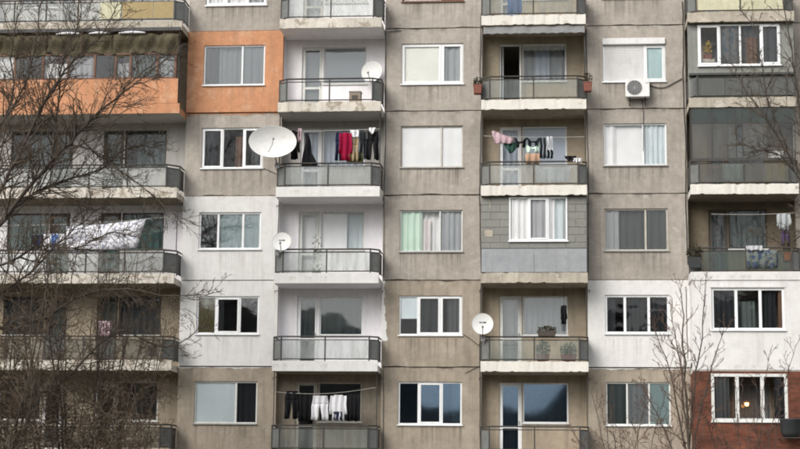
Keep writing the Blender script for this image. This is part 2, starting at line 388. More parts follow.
# ---- wall panels with their windows
WX = dict(B=(-11.55, -9.49), D=(-4.94, -2.90), F=(1.65, 3.68), Z=(-21.5, -19.5), H=(8.3, 10.3))
PANEL_MAT = {('B', 1): 'paint_orange', ('B', 3): 'render_white', ('B', 4): 'render_white', ('F', 4): 'render_white', ('H', 4): 'render_white', ('H', 5): 'red_brick', ('B', 5): 'concrete_warm', ('D', 5): 'concrete_warm', ('D', 4): 'concrete_warm', ('F', 5): 'concrete_warm'}
INSUL = {('B', 3), ('B', 4), ('F', 4), ('H', 4), ('B', 1)}
dflt = dict(z=(1.14, 2.52), bays=bays(TWO, (0, 1), (full('c_white'), full('c_grey'))), fm='wood_painted', sill='sill_metal', glass='old_glass')
WIN = {
 ('B', 0): dict(z=(1.11, 2.48), bays=bays(THREE, (1, 1, 1), (full('c_white'), full('c_white'), full('c_grey'))), fm='pvc'),
 ('B', 1): dict(z=(1.15, 2.52), bays=bays(((0, .63), (.63, 1)), (0, 0), ([('c_darkgrey', True, 0, .35, 0, 1), ('c_grey', True, .3, 1, 0, 1)], [('c_grey', True, 0, 1, 0, 1)])), fm='pvc', sill='pvc', glass='reflecting_glass'),
 ('B', 2): dict(z=(1.15, 2.52), bays=bays(((0, .34), (.34, .68), (.68, 1)), (1, 0, 1), ([('c_charcoal', True, 0, .6, 0, 1)], [('c_brown', True, .6, 1, 0, .8)], [('c_darkgrey', True, .4, 1, 0, 1)])), fm='pvc'),
 ('B', 3): dict(z=(1.24, 2.47), bays=bays(((0, .31), (.31, .71), (.71, 1)), (0, 0, 0), (full('c_darkgrey'), full('c_lightteal'), full('c_lightteal'))), fm='pvc', fr=.06, glass='reflecting_glass'),
 ('B', 4): dict(z=(1.26, 2.50), bays=bays(((0, .31), (.31, .69), (.69, 1)), (0, 1, 0), (full('c_olive', False), [('c_darkgrey', True, 0, .3, 0, 1)], [])), fm='pvc', fr=.06, glass='reflecting_glass'),
 ('B', 5): dict(z=(1.18, 2.54), bays=bays(((0, .66), (.66, 1)), (0, 0), (full('c_bluewhite', False), full('c_charcoal'))), fm='pvc_dirty', sill='sill_metal'),
 ('D', 0): dict(z=(1.13, 2.5), bays=dflt['bays'], fm='wood_brown', sill='sill_brown', glass='old_glass'),
 ('D', 1): dict(z=(1.12, 2.50), bays=bays(((0, .65), (.65, 1)), (1, 1), (full('c_cream', False), full('c_grey'))), fm='pvc', sash_w=.055),
 ('D', 2): dict(z=(1.13, 2.52), bays=bays(((0, .655), (.655, 1)), (0, 0), (full('c_white', False), full('c_white', False))), fm='wood_painted', sill='sill_metal', fr=.04),
 ('D', 3): dict(z=(1.15, 2.52), bays=bays(((0, .64), (.64, 1)), (0, 0), ([('c_palegreen', True, 0, .55, 0, 1), ('c_pink', True, .5, .75, .0, .8), ('c_white', True, .5, 1, 0, 1)], full('c_grey'))), fm='pvc_dirty', sill='sill_metal', fr=.04),
 ('D', 4): dict(z=(1.24, 2.52), bays=bays(((0, .30), (.30, .655), (.655, 1)), (0, 1, 1), ([('c_bluewhite', False, 0, 1, .42, 1)], full('c_charcoal'), [('c_darkgrey', True, .3, 1, 0, 1)])), fm='pvc'),
 ('D', 5): dict(z=(1.18, 2.55), bays=bays(((0, .32), (.32, .685), (.685, 1)), (0, 1, 0), ([], [], [('c_greygreen', True, .5, 1, 0, 1)])), fm='pvc', fr=.055, glass='blue_glass'),
 ('F', 0): dflt,
 ('F', 2): dict(z=(1.14, 2.53), bays=bays(((0, .63), (.63, 1)), (0, 0), ([('c_white', True, 0, .3, 0, 1), ('c_white', False, .25, 1, 0, 1)], full('c_bluewhite'))), fm='pvc', sill='sill_metal'),
 ('F', 3): dict(z=(1.16, 2.53), bays=bays(((0, .65), (.65, 1)), (0, 0), ([('c_grey', True, 0, .35, 0, 1), ('c_darkgrey', True, .3, 1, 0, 1)], full('c_darkgrey'))), fm='wood_painted', sill='sill_metal', glass='old_glass'),
 ('F', 4): dict(z=(1.29, 2.53), bays=bays(((0, .31), (.31, .68), (.68, 1)), (0, 0, 0), ([('c_charcoal', True, .0, .5, 0, 1)], full('c_charcoal'), full('c_charcoal'))), fm='pvc', fr=.07),
 ('F', 5): dict(z=(1.20, 2.56), bays=bays(((0, .33), (.33, .67), (.67, 1)), (0, 0, 0), (full('c_greygreen'), full('c_grey'), full('c_lightteal', False))), fm='pvc_dirty', fr=.05, glass='reflecting_glass'),
}
for c in WINC:
    X0, X1 = COLS[c]
    for r in ROWS:
        zr = zs(r); w_ = WIN.get((c, r), dflt); wx = WX[c]
        if (c, r) == ('F', 1): za, zb = zr + 1.12, zr + 2.57
        else: za, zb = zr + w_['z'][0], zr + w_['z'][1]
        y0 = -.055 if (c, r) in INSUL else 0.0
        mat = PANEL_MAT.get((c, r), 'concrete')
        off = RND.uniform(-.004, .004)
        pz0, pz1 = zr + .235, zs(r - 1) + .205
        if r == 6: pz0 = 0.0
        panel('wall_panel', X0 + .004, X1 - .004, pz0, pz1, y0 + off, .16, [(wx[0], wx[1], za, zb)], mat, BLD)
        B(X0 + .02, X1 - .02, .03, .14, zr + .205, zr + .235).build('joint', 'tar', BLD)
        if (c, r) == ('F', 1): continue
        window(wx[0], wx[1], za, zb, y0 + off, w_['bays'], w_.get('fm', 'pvc'), w_.get('sill', 'pvc'), w_.get('fr', .05), w_.get('glass', 'window_glass'), w_.get('sash_w', .045))
# the shuttered window: a lintel box, slatted shutter over the left sash, pale blind on the right
o = window(1.65, 3.68, zs(1) + 1.12, zs(1) + 2.36, 0, bays(((0, .67), (.67, 1)), (0, 1), ([], full('c_lightteal', False))), 'pvc', 'pvc', .06)
B(1.65, 3.68, -.07, .14, zs(1) + 2.362, zs(1) + 2.57).build('shutter_box', 'shutter_white', o, bevel=.012)
for i in range(23):
    z = zs(1) + 1.185 + i * .05
    B(1.705, 2.985, .04, .062, z, z + .044).build('slat', 'shutter_white', o, bevel=.006)
B(2.985, 3.05, .03, .066, zs(1) + 1.18, zs(1) + 2.36).build('guide_rail', 'pvc', o)

# bitumen strokes along some of the joints
def tar(x0, x1, z, y=-.004, wd=.022, lo=0):
    n = int((x1 - x0) / .05); ph = RND.random() * 9
    def fn(a, b):
        x = x0 + (x1 - x0) * a; h_ = wd * (.45 + .4 * math.sin(9 * x + ph) * math.sin(3.1 * x) + .35 * RND.random())
        return (x, y - .006 * math.sin(math.pi * b), z + .018 * math.sin(2.3 * x + ph) + .012 * math.sin(6 * x) + (b - .5) * 2 * h_)
    return MB().grid(fn, n, 2).build('joint_sealing', 'tar', BLD)
for c, r, q in (('D', 0, .8), ('D', 2, 1.3), ('D', 3, 1.2), ('D', 4, 1.0), ('F', 0, .9), ('F', 1, .8), ('F', 2, .6), ('B', 2, 1.6), ('D', 1, .5)):
    X0, X1 = COLS[c]; tar(X0 + .05, X1 - .03, zs(r) + .22, wd=.02 * q)
# white paint run over onto the corner of the next panel
mb = MB()
def pf(a, b):
    z = 6.75 + 1.95 * b; e = (.12 + .05 * math.sin(2.1 * z) + .02 * math.sin(13 * z + 1) + .010 * math.sin(37 * z) + .012 * RND.random()) * (1 if a else 0)
    return (-5.496 + e * a, -.006, z)
mb.grid(pf, 2, 60).build('paint_run', 'render_white', BLD)

# ragged lower edges of the white and orange coats
def paint_edge(x0, x1, z, mat, y=-.0075):
    n = int((x1 - x0) / .03); ph = RND.random() * 9
    def fn(a, b):
        x = x0 + (x1 - x0) * a; d_ = .03 + .018 * math.sin(3.1 * x + ph) + .012 * math.sin(11 * x) + .02 * RND.random() ** 3
        return (x, y, z - d_ * b)
    MB().grid(fn, n, 1).build('paint_run', mat, BLD)
for c, r, m in (('B', 1, 'paint_orange'), ('B', 4, 'render_white'), ('F', 4, 'render_white')):
    paint_edge(COLS[c][0] + .01, COLS[c][1] - .01, zs(r) + .204, m)
# ---- loggias: back wall, door, window, side walls, slab
def door(x0, x1, z0, z1, y, fm, glass, curts, open_=False):
    mb = MB(); fr = .055; yf = y + .05
    mb.box(x0, x0 + fr, yf, yf + .07, z0, z1); mb.box(x1 - fr, x1, yf, yf + .07, z0, z1); mb.box(x0 + fr, x1 - fr, yf, yf + .07, z1 - fr, z1); mb.box(x0 + fr, x1 - fr, yf, yf + .07, z0, z0 + .05)
    o = mb.build('balcony_door', fm, BLD, bevel=.005)
    a, b, c, d = x0 + fr, x1 - fr, z0 + .05, z1 - fr
    zm = z0 + .86
    if open_:      # leaf swung inwards against the reveal
        m2 = MB(); m2.box(a + .03, a + .075, yf + .1, yf + .70, c, d); m2.build('door_leaf', fm, o, bevel=.005)
    else:
        m2 = MB(); s = .06; ys = yf - .01
        m2.box(a, a + s, ys, ys + .055, c, d); m2.box(b - s, b, ys, ys + .055, c, d)
        for (p, q) in ((c, c + .09), (zm, zm + .08), (d - s, d)): m2.box(a + s, b - s, ys, ys + .055, p, q)
        l = m2.build('door_leaf', fm, o, bevel=.005)
        B(a + s, b - s, yf + .015, yf + .021, c + .09, zm).build('pane', glass, o); B(a + s, b - s, yf + .018, yf + .024, zm + .08, d - s).build('pane', glass, o)
        B(b - s + .015, b - s + .035, ys - .05, ys, zm + .12, zm + .24).build('handle', 'dish_metal', l)
        for (cm, folds, fx0, fx1, fz0, fz1) in curts:
            curtain(o, a + (b - a) * fx0, a + (b - a) * fx1, c + (d - c) * fz0, c + (d - c) * fz1, yf + .17, cm, folds)
    return o

LOG = {   # back wall material, soffit above, frame, door curtains, window curtains, glass, fascia
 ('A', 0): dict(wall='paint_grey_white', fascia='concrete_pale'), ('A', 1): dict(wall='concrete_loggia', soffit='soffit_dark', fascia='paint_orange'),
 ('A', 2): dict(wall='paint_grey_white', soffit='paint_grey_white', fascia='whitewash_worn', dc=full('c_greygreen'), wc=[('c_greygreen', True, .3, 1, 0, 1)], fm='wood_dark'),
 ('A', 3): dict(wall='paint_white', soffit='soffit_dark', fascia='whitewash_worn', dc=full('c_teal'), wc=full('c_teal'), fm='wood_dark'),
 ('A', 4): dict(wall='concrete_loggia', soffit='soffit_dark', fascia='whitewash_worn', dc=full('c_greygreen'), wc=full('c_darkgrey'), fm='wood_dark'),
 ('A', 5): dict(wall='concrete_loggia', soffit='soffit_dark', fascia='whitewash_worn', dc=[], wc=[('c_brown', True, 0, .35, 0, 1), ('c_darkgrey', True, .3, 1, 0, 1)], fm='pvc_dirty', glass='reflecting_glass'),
 ('C', 0): dict(wall='paint_white', fascia='whitewash_worn', dc=full('c_grey'), wc=full('c_white')),
 ('C', 1): dict(wall='paint_white', soffit='paint_white', fascia='whitewash_worn', dc=full('c_grey', False), wc=full('c_grey', False), fm='pvc_dirty', glass='reflecting_glass'),
 ('C', 2): dict(wall='paint_grey_white', soffit='paint_grey_white', fascia='render_white', dc=full('c_bluegrey'), wc=full('c_bluegrey'), fm='pvc'),
 ('C', 3): dict(wall='paint_white', soffit='paint_white', fascia='render_white', dc=full('c_white', False), wc=[('c_white', False, 0, .6, 0, 1), ('c_bluewhite', True, .55, 1, 0, 1)], fm='pvc_dirty'),
 ('C', 4): dict(wall='paint_white', soffit='paint_white', fascia='render_white', dc=full('c_greygreen'), wc=full('c_greygreen'), fm='pvc', glass='reflecting_glass'),
 ('C', 5): dict(wall='concrete_warm', soffit='concrete_warm', fascia='whitewash', dc=[], wc=[], fm='wood_painted', glass='reflecting_glass'),
 ('E', 0): dict(wall='concrete_loggia', fascia='whitewash', dc=full('c_bluegrey'), wc=full('c_grey')),
 ('E', 1): dict(wall='concrete_loggia', soffit='concrete_warm', fascia='whitewash', open_=True, wc=[('c_white', True, 0, 1, .86, 1), ('c_bluegrey', True, .28, .62, 0, .9), ('c_grey', True, 0, 1, 0, 1)], fm='pvc'),
 ('E', 2): dict(wall='concrete_loggia', soffit='concrete_warm', fascia='whitewash', dc=full('c_bluegrey'), wc=full('c_bluegrey', False), fm='pvc'),
 ('E', 3): dict(wall='concrete_loggia', soffit='concrete_warm', fascia='concrete_pale', fm='wood_painted'),
 ('E', 4): dict(wall='concrete_loggia', soffit='concrete_warm', fascia='whitewash', dc=full('c_grey'), wc=full('c_grey'), fm='pvc_dirty', glass='reflecting_glass'),
 ('E', 5): dict(wall='concrete_loggia', soffit='concrete_warm', fascia='whitewash', dc=full('c_charcoal'), wc=[], fm='pvc', glass='blue_glass'),
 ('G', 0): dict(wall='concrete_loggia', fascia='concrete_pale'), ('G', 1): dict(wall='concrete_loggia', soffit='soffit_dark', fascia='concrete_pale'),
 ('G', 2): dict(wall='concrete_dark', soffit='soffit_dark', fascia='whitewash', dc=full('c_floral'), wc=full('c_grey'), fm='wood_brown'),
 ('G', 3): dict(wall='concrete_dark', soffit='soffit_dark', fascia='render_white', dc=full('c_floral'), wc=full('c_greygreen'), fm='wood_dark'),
 ('G', 4): dict(wall='concrete_loggia', soffit='render_white', fascia='render_white'), ('G', 5): dict(wall='concrete_loggia', soffit='red_brick', fascia='red_brick'),
}
COMBO = dict(C=[(-8.32, -6.16, 0)], E=[(-1.73, .48, 0)], G=[(5.0, 6.86, 0)], A=[(-14.98, -12.84, 0), (-18.16, -16.02, 1)])
BALC = {}
for c in LOGGIA:
    X0, X1 = COLS[c]
    for r in ROWS:
        zr = zs(r); d = LOG.get((c, r), {}); wm = d.get('wall', 'concrete_loggia')
        ops = []; things = []
        for (a, b, flip) in COMBO[c]:
            W = b - a; s = a + W * .325
            if flip: dr, wr = (b - W * .325, b), (a, b - W * .325 - .03)
            else: dr, wr = (a, s), (s + .03, b)
            top = zr + 2.56
            ops += [(dr[0], dr[1], zr + .25, top), (wr[0], wr[1], zr + 1.27, top)]; things.append((dr, wr, top))
        panel('back_wall', X0, X1, zr + .2, zs(r - 1) - .002, BACK, BACK + .15, ops, wm, BLD)
        for dr, wr, top in things:
            door(dr[0], dr[1], zr + .25, top, BACK, d.get('fm', 'wood_painted'), d.get('glass', 'window_glass'), d.get('dc', full('c_grey')), d.get('open_', False))
            window(wr[0], wr[1], zr + 1.27, top, BACK, [(0, 1, 0, d.get('wc', full('c_grey')))], d.get('fm', 'wood_painted'), 'pvc_dirty', .05, d.get('glass', 'window_glass'), rev=.05)
        # slab, with the soffit in the paint of the flat below it
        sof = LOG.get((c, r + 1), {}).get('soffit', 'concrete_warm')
        mb = MB(); n = int((X1 - X0) / .09)
        xa, xb = X0 + .01, X1 - .01
        jf = [RND.uniform(-.010, .006) - (.02 if RND.random() < .08 else 0) for _ in range(n + 1)]; jb = [RND.uniform(-.004, .012) + (.025 if RND.random() < .1 else 0) for _ in range(n + 1)]
        worn = 0 if d.get('fascia') in ('render_white', 'red_brick', 'paint_orange') else 1
        def front(a, b):
            i = int(round(a * n)); return (xa + (xb - xa) * a, -1.0 - (jf[i] * .6 + .0) * worn, zr + (1 - b) * .33 + (b * jb[i] + (1 - b) * jf[i]) * worn)
        mb.grid(front, n, 3)
        mb.cur = 1
        def under(a, b):
            i = int(round(a * n)); return (xa + (xb - xa) * a, -1.0 - (jf[i] * .6) * worn * (1 - b) + (BACK - .002 + 1.0) * b, zr + jb[i] * worn * (1 - b))
        mb.grid(under, n, 2); mb.cur = 0
        b0 = len(mb.v)   # top, upstand back and ends
        def topf(a, b):
            i = int(round(a * n)); zt = zr + .33 + jf[i] * worn
            pts = [(-1.0 - jf[i] * .6 * worn, zt), (-.9, zt), (-.9, zr + .2), (BACK - .002, zr + .2)]
            y, z = pts[int(round(b * 3))]; return (xa + (xb - xa) * a, y, z)
        mb.grid(topf, n, 3)
        for xx in (xa, xb):
            b0 = len(mb.v); mb.v += [(xx, -1.0, zr), (xx, -1.0, zr + .33), (xx, -.9, zr + .33), (xx, -.9, zr + .2), (xx, BACK - .002, zr + .2), (xx, BACK - .002, zr)]
            mb.face([b0 + 0, b0 + 1, b0 + 2, b0 + 3, b0 + 4, b0 + 5])
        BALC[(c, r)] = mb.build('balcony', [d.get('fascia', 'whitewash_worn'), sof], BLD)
        # side walls of the recess
        for xx in ((X0 - .14, X0), (X1, X1 + .14)):
            B(xx[0], xx[1], .162, 4.3, zr + .0, zs(r - 1) - .003).build('side_wall', [wm], BLD)
# floors and the rear of the rooms
for r in range(-1, 7):
    mb = MB(); zr = zs(r)
    for c, (X0, X1) in COLS.items():
        if c in LOGGIA: mb.box(X0 + .001, X1 - .001, BACK + .152, 4.3, zr, zr + .2)
        else: mb.box(X0 + .141, X1 - .141, .165, 4.3, zr, zr + .2)
    mb.build('floor_slab', 'interior', BLD)
B(-22.1, 10.9, 4.3, 4.45, 0, 19.9).build('room_rear_wall', 'interior', BLD)
B(-22.2, 11.0, -.25, 4.6, 19.93, 20.15).build('roof', 'concrete', BLD)
for xx in ((-22.1, -21.96), (10.76, 10.9)): B(xx[0], xx[1], .17, 4.3, 0, 19.9).build('side_wall', 'interior', BLD)

# ---- balcony railings
def railing(c, r, glass='frosted_glass', left=True, right=True, mid=1, side='sheet_dark', panels=True, dbl=True, x0=None, x1=None, ch=.27, cy=.22):
    X0, X1 = COLS[c]; X0 = (x0 if x0 is not None else X0 + .018); X1 = (x1 if x1 is not None else X1 - .018); zr = zs(r); par = BALC[(c, r)]; yf = -.955
    path = []
    if left: path += [(X0, 0.0), (X0, yf + cy)]
    path += [(X0 + (ch if left else 0), yf), (X1 - (ch if right else 0), yf)]
    if right: path += [(X1, yf + cy), (X1, 0.0)]
    for z, rad in ((zr + 1.10, .027), (zr + 1.0, .017), (zr + .39, .02)):
        if not dbl and abs(z - zr - 1.0) < .01: continue
        MB().tube([(x, y, z) for x, y in path], rad, n=6).build('handrail' if rad > .02 else 'rail', 'rail_steel', par)
    fx0, fx1 = X0 + (ch if left else 0), X1 - (ch if right else 0)
    posts = [(fx0 + (fx1 - fx0) * i / (mid + 1), yf) for i in range(mid + 2)]
    if left: posts.append((X0, yf + cy))
    if right: posts.append((X1, yf + cy))
    for x, y in posts: B(x - .022, x + .022, y - .022, y + .022, zr + .3, zr + 1.09).build('post', 'rail_steel', par)
    if panels:
        for i in range(mid + 1):
            a, b = posts[i][0] + .03, posts[i + 1][0] - .03
            B(a, b, yf - .004, yf + .004, zr + .405, zr + .985).build('glass_panel', glass, par)
    for flag, xx, fx in ((left, X0, fx0), (right, X1, fx1)):
        if not flag: continue
        mb = MB(); p, q = (fx, yf), (xx, yf + cy)
        v = []
        for (x, y) in (p, q):
            for z in (zr + .405, zr + .985): v.append((x, y, z))
        mb.v = v + [(x, y + .008, z) for x, y, z in v]
        for f in ((0, 2, 3, 1), (4, 5, 7, 6), (0, 1, 5, 4), (2, 6, 7, 3), (0, 4, 6, 2), (1, 3, 7, 5)): mb.face(list(f))
        mb.build('corner_panel', 'smoked_panel', par)
        if side: B(xx - .005, xx + .005, yf + cy + .02, .0, zr + .35, zr + 1.02).build('side_panel', side, par)
railing('C', 0, 'milky_glass'); railing('C', 1, panels=False); railing('C', 2, 'milky_glass'); railing('C', 3, 'frosted_glass'); railing('C', 4, 'milky_glass'); railing('C', 5, 'frosted_glass')
railing('E', 0, 'frosted_glass', mid=1); railing('E', 1, 'frosted_glass'); railing('E', 2, 'milky_glass'); railing('E', 4, 'frosted_glass'); railing('E', 5, panels=False)
railing('G', 0, panels=False); railing('G', 1, panels=False); railing('G', 2, 'dirty_glass'); railing('G', 3, 'green_glass')
railing('A', 0, 'milky_glass', left=False, mid=5, side='board_grey'); railing('A', 2, 'milky_glass', left=False, mid=4, ch=.36, cy=.36); railing('A', 3, 'frosted_glass', left=False, mid=4, ch=.36, cy=.36)
railing('A', 4, 'dirty_glass', left=False, mid=4, ch=.3, cy=.3); railing('A', 5, 'dirty_glass', left=False, mid=4, ch=.3, cy=.3)
for c in 'CEA': railing(c, 6, 'dirty_glass', left=(c != 'A'))

def pole(c, x, z0, z1, y=-.72, r=.016): return MB().tube([(x, y, z0), (x, y, z1)], r, n=6).build('pole', 'rail_steel', BALC[c])
for c, rr in (('C', (5, 2)), ('E', (1, 2, 4, 5))):
    for r in rr:
        for x in (COLS[c][0] + .05, COLS[c][1] - .05): pole((c, r), x, zs(r) + 1.1, zs(r - 1) - .01)
pole(('A', 3), -12.13, zs(3) + 1.1, zs(2) - .01); pole(('A', 1), -12.2, zs(1) + .3, zs(0) - .01, -.9, .03)
pole(('G', 2), 4.38, zs(2) + 1.1, zs(1) - .01); pole(('G', 1), 4.38, zs(1) + 1.1, zs(0) - .01)

# ---- boarded and glazed-in balconies
def sheet_row(r, c, n, x0, x1, z0, z1, y, mat, name='board', gap=.008):
    for i in range(n):
        a = x0 + (x1 - x0) * i / n; b = x0 + (x1 - x0) * (i + 1) / n
        B(a + gap, b - gap, y - .006 + RND.uniform(-.004, .004), y + .008, z0, z1).build(name, mat, BALC[(c, r)])
# top right: ochre and cream panels
sheet_row(0, 'G', 2, 4.66, 7.36, zs(0) + .40, zs(0) + .985, -.955, 'board_cream')
sheet_row(0, 'A', 1, -13.1, -12.42, zs(0) + .42, zs(0) + .985, -.985, 'board_ochre'); sheet_row(0, 'A', 1, -14.15, -13.1, zs(0) + .42, zs(0) + .985, -.985, 'board_ochre'); sheet_row(0, 'A', 1, -14.9, -14.17, zs(0) + .42, zs(0) + .985, -.985, 'board_cream')
B(-18.9, -12.15, -1.03, -1.004, zs(0) - .015, zs(0) + .10).build('fascia_dark_strip', 'sheet_dark', BALC[('A', 0)])  # dark strip along the lower edge of the slab front
# E3: walled up with grey blocks round a three-part window, fibre-cement boards on the railing
zr = zs(3); wx0, wx1, wz0, wz1 = -1.38, .47, zr + 1.36, zr + 2.78
BW = panel('block_wall', -2.26, 1.08, zr + .335, zs(2) - .004, -.80, -.66, [(wx0, wx1, wz0, wz1)], 'mortar', BLD)
bh, bw = .245, .6; nrow = 10
for j in range(nrow):
    z0 = zr + .34 + j * bh; z1 = min(z0 + bh - .012, zs(2) - .006); x = -2.26 - (.3 if j % 2 else 0)
    while x < 1.08:
        a, b = max(x, -2.255), min(x + bw - .012, 1.075); x += bw
        segs = [(a, b)]
        if z1 > wz0 + .01:
            segs = [(p, q) for p, q in ((a, min(b, wx0 - .01)), (max(a, wx1 + .01), b))]
        for p, q in segs:
            if q - p > .03 and z1 - z0 > .02: B(p, q, -.815 + RND.uniform(-.004, .004), -.79, z0, z1).build('block', 'block_grey', BW, bevel=.006)
window(wx0, wx1, wz0, wz1, -.82, bays(((0, .33), (.33, .67), (.67, 1)), (0, 1, 0), (full('c_white'), full('c_lgrey'), [('c_white', True, 0, .35, 0, 1), ('c_bluewhite', True, .3, 1, 0, 1)])), 'pvc', 'pvc', .055, rev=-.02)
for (a, b, z0, z1) in ((.55, 1.0, zr + 2.02, zr + 2.035), (.86, 1.04, zr + 1.82, zr + 1.84), (-2.0, -1.975, zr + 2.44, zr + 2.66), (-2.15, -1.9, zr + 1.5, zr + 1.72)):
    B(a, b, -.8235, -.80, z0, z1).build('mortar_smear', 'concrete_pale', BW)
sheet_row(3, 'E', 2, -2.25, 1.07, zr + .345, zr + 1.09, -.975, 'board_grey', gap=.005)
MB().tube([(-2.25, -.96, zr + 1.1), (1.07, -.96, zr + 1.1)], .018).build('handrail', 'rail_steel', BALC[('E', 3)])
for x in (-2.24, 1.06): B(x - .012, x + .012, -.955, -.15, zr + .35, zr + 1.08).build('side_panel', 'sheet_dark', BALC[('E', 3)])
# G1: boards round a four-part window behind the old railing
zr = zs(1)
G1 = panel('board_wall', 4.34, 7.68, zr + .34, zs(0) - .004, -.78, -.72, [(4.66, 7.26, zr + 1.41, zr + 2.765)], 'board_green_grey', BLD)
window(4.66, 7.26, zr + 1.41, zr + 2.765, -.80, bays(((0, .265), (.265, .515), (.515, .765), (.765, 1)), (1, 0, 0, 1), ([], [('c_floral', True, 0, 1, 0, 1)], [('c_brown', True, .3, .8, 0, .7), ('c_darkgrey', True, 0, 1, 0, 1)], full('c_darkgrey'))), 'pvc', 'pvc', .05, rev=-.02)
sheet_row(1, 'G', 3, 4.40, 7.62, zr + .40, zr + .97, -.955, 'dirty_glass', 'glass_panel')
B(4.36, 7.66, -.99, -.79, zr + 1.06, zr + 1.13).build('capping_and_gap_shade', 'sheet_dark', G1)  # dark strip stands in for the shadow in the gap under the boards
# G2: thin steel frame glazing above the railing
zr = zs(2); gy = -.93
mb = MB(); xs_ = [4.40, 5.05, 5.8, 6.0, 6.75, 7.62]
for x in xs_: mb.box(x - .014, x + .014, gy - .014, gy + .014, zr + 1.13, zs(1) - .004)
for a, b in zip(xs_[:-1], xs_[1:]):
    for z in (zr + 1.14, zr + 2.28): mb.box(a + .014, b - .014, gy - .014, gy + .014, z, z + .03)
GZ = mb.build('glazing', 'rail_steel', BLD)
for a, b in zip(xs_[:-1], xs_[1:]):
    B(a + .016, b - .016, gy - .003, gy + .003, zr + 1.172, zr + 2.278).build('pane', 'dirty_glass' if RND.random() < .3 else 'old_glass', GZ)
    B(a + .016, b - .016, gy - .003, gy + .003, zr + 2.312, zs(1) - .01).build('pane', 'green_glass', GZ)
B(4.4, 7.62, -.985, -.93, zr + 1.07, zr + 1.13).build('capping_and_gap_shade', 'sheet_dark', GZ)
# G4 and G5: built out flush on the slab edge, white render above and red brick below
zr = zs(4)
panel('infill_wall', 4.30, 7.72, zr + .08, zs(3) + .06, -1.03, -.85, [(4.91, 7.15, zr + 1.31, zr + 2.63)], 'render_white', BLD)
window(4.91, 7.15, zr + 1.31, zr + 2.63, -1.03, bays(((0, .34), (.34, .67), (.67, 1)), (0, 0, 0), ([('c_charcoal', True, 0, 1, 0, 1)], [('c_greygreen', True, .2, .8, .0, .7)], [('c_brown', True, .8, 1, 0, 1), ('c_charcoal', True, 0, .7, 0, 1)])), 'pvc', 'pvc', .075)
B(4.86, 7.20, -1.045, -1.032, zr + 2.64, zr + 2.70).build('lintel', 'render_white', BLD)
B(4.28, 7.75, -1.06, .0, zs(3) + .065, zs(3) + .335).build('ledge', 'render_white', BLD, bevel=.01)
panel('infill_wall', 7.75, 10.9, zr + .24, zs(3) + .2, -.2, -.06, [(8.3, 10.3, zr + 1.2, zr + 2.5)], 'render_white', BLD)
zr = zs(5)
panel('infill_wall', 4.30, 7.72, zr - .2, zs(4) + .04, -1.03, -.85, [(4.85, 7.17, zr + 1.29, zr + 2.76)], 'red_brick', BLD)
window(4.85, 7.17, zr + 1.29, zr + 2.76, -1.03, bays(((0, .34), (.34, .67), (.67, 1)), (0, 0, 0), ([('c_darkgrey', True, 0, .7, 0, 1)], [], [('c_charcoal', True, .5, 1, 0, 1)])), 'pvc_dirty', 'pvc_dirty', .095, rev=-.01)
for xx in (4.31, 7.6):
    for r in (4, 5): B(xx, xx + .1, -.848, .155, zs(r) + .335, zs(r - 1) - .004).build('side_wall', 'render_white' if r == 4 else 'red_brick', BLD)
# A1: orange parapet with glazing and a mossy canvas roll above
zr = zs(1)
sheet_row(1, 'A', 5, -18.9, -12.18, zr + .34, zr + 1.17, -.985, 'paint_orange', 'parapet_board', gap=.003)
xs_ = [-18.9, -17.7, -16.75, -15.9, -15.0, -14.3, -13.8, -12.9, -12.3]
mb = MB()
for x in xs_: mb.box(x - .035, x + .035, -.96, -.89, zr + 1.175, zr + 2.06)
for a, b in zip(xs_[:-1], xs_[1:]):
    for z in (zr + 1.18, zr + 2.0): mb.box(a + .035, b - .035, -.955, -.895, z, z + .055)
A1 = mb.build('glazing', 'wood_brown', BLD)
cm_ = ['c_white', 'c_charcoal', 'c_white', 'c_lgrey', 'c_black', 'c_lgrey', 'c_greygreen', 'c_grey']
for i, (a, b) in enumerate(zip(xs_[:-1], xs_[1:])):
    B(a + .036, b - .036, -.925, -.92, zr + 1.236, zr + 2.0).build('pane', 'old_glass', A1)
    top = 2.0 if i not in (2, 5) else 1.75
    curtain(A1, a + .04, b - .04, zr + 1.24, zr + top, -.82, cm_[i])
for i in range(3):
    a = -18.85 + i * 2.22
    MB().grid(lambda p, q: (a + 2.2 * p, -.97 - .05 * math.sin(math.pi * q * 2) + .035 * math.sin(17 * p + i + 3 * q) + .02 * math.sin(39 * p + 5 * q), zr + 2.0 + .68 * (1 - q) + (.05 * math.sin(7 * p + i * 2) + .035 * math.sin(19 * p + i) + .02 * math.sin(43 * p)) * q + .015 * math.sin(25 * p) * (1 - q)), 60, 10).build('canvas_roll', 'moss_canvas', A1, smooth=True, solid=.02)
for (a, b) in ((-15.2, -14.5), (-14.2, -13.3), (-16.3, -15.5)):
    MB().grid(lambda p, q: (a + (b - a) * p, -1.06 - .05 * math.sin(math.pi * q), zr + 2.72 + .05 * math.sin(math.pi * p) * (1 - q) - .04 * q), 12, 4).build('plastic_cover', 'c_laundry', A1, smooth=True, solid=.012)

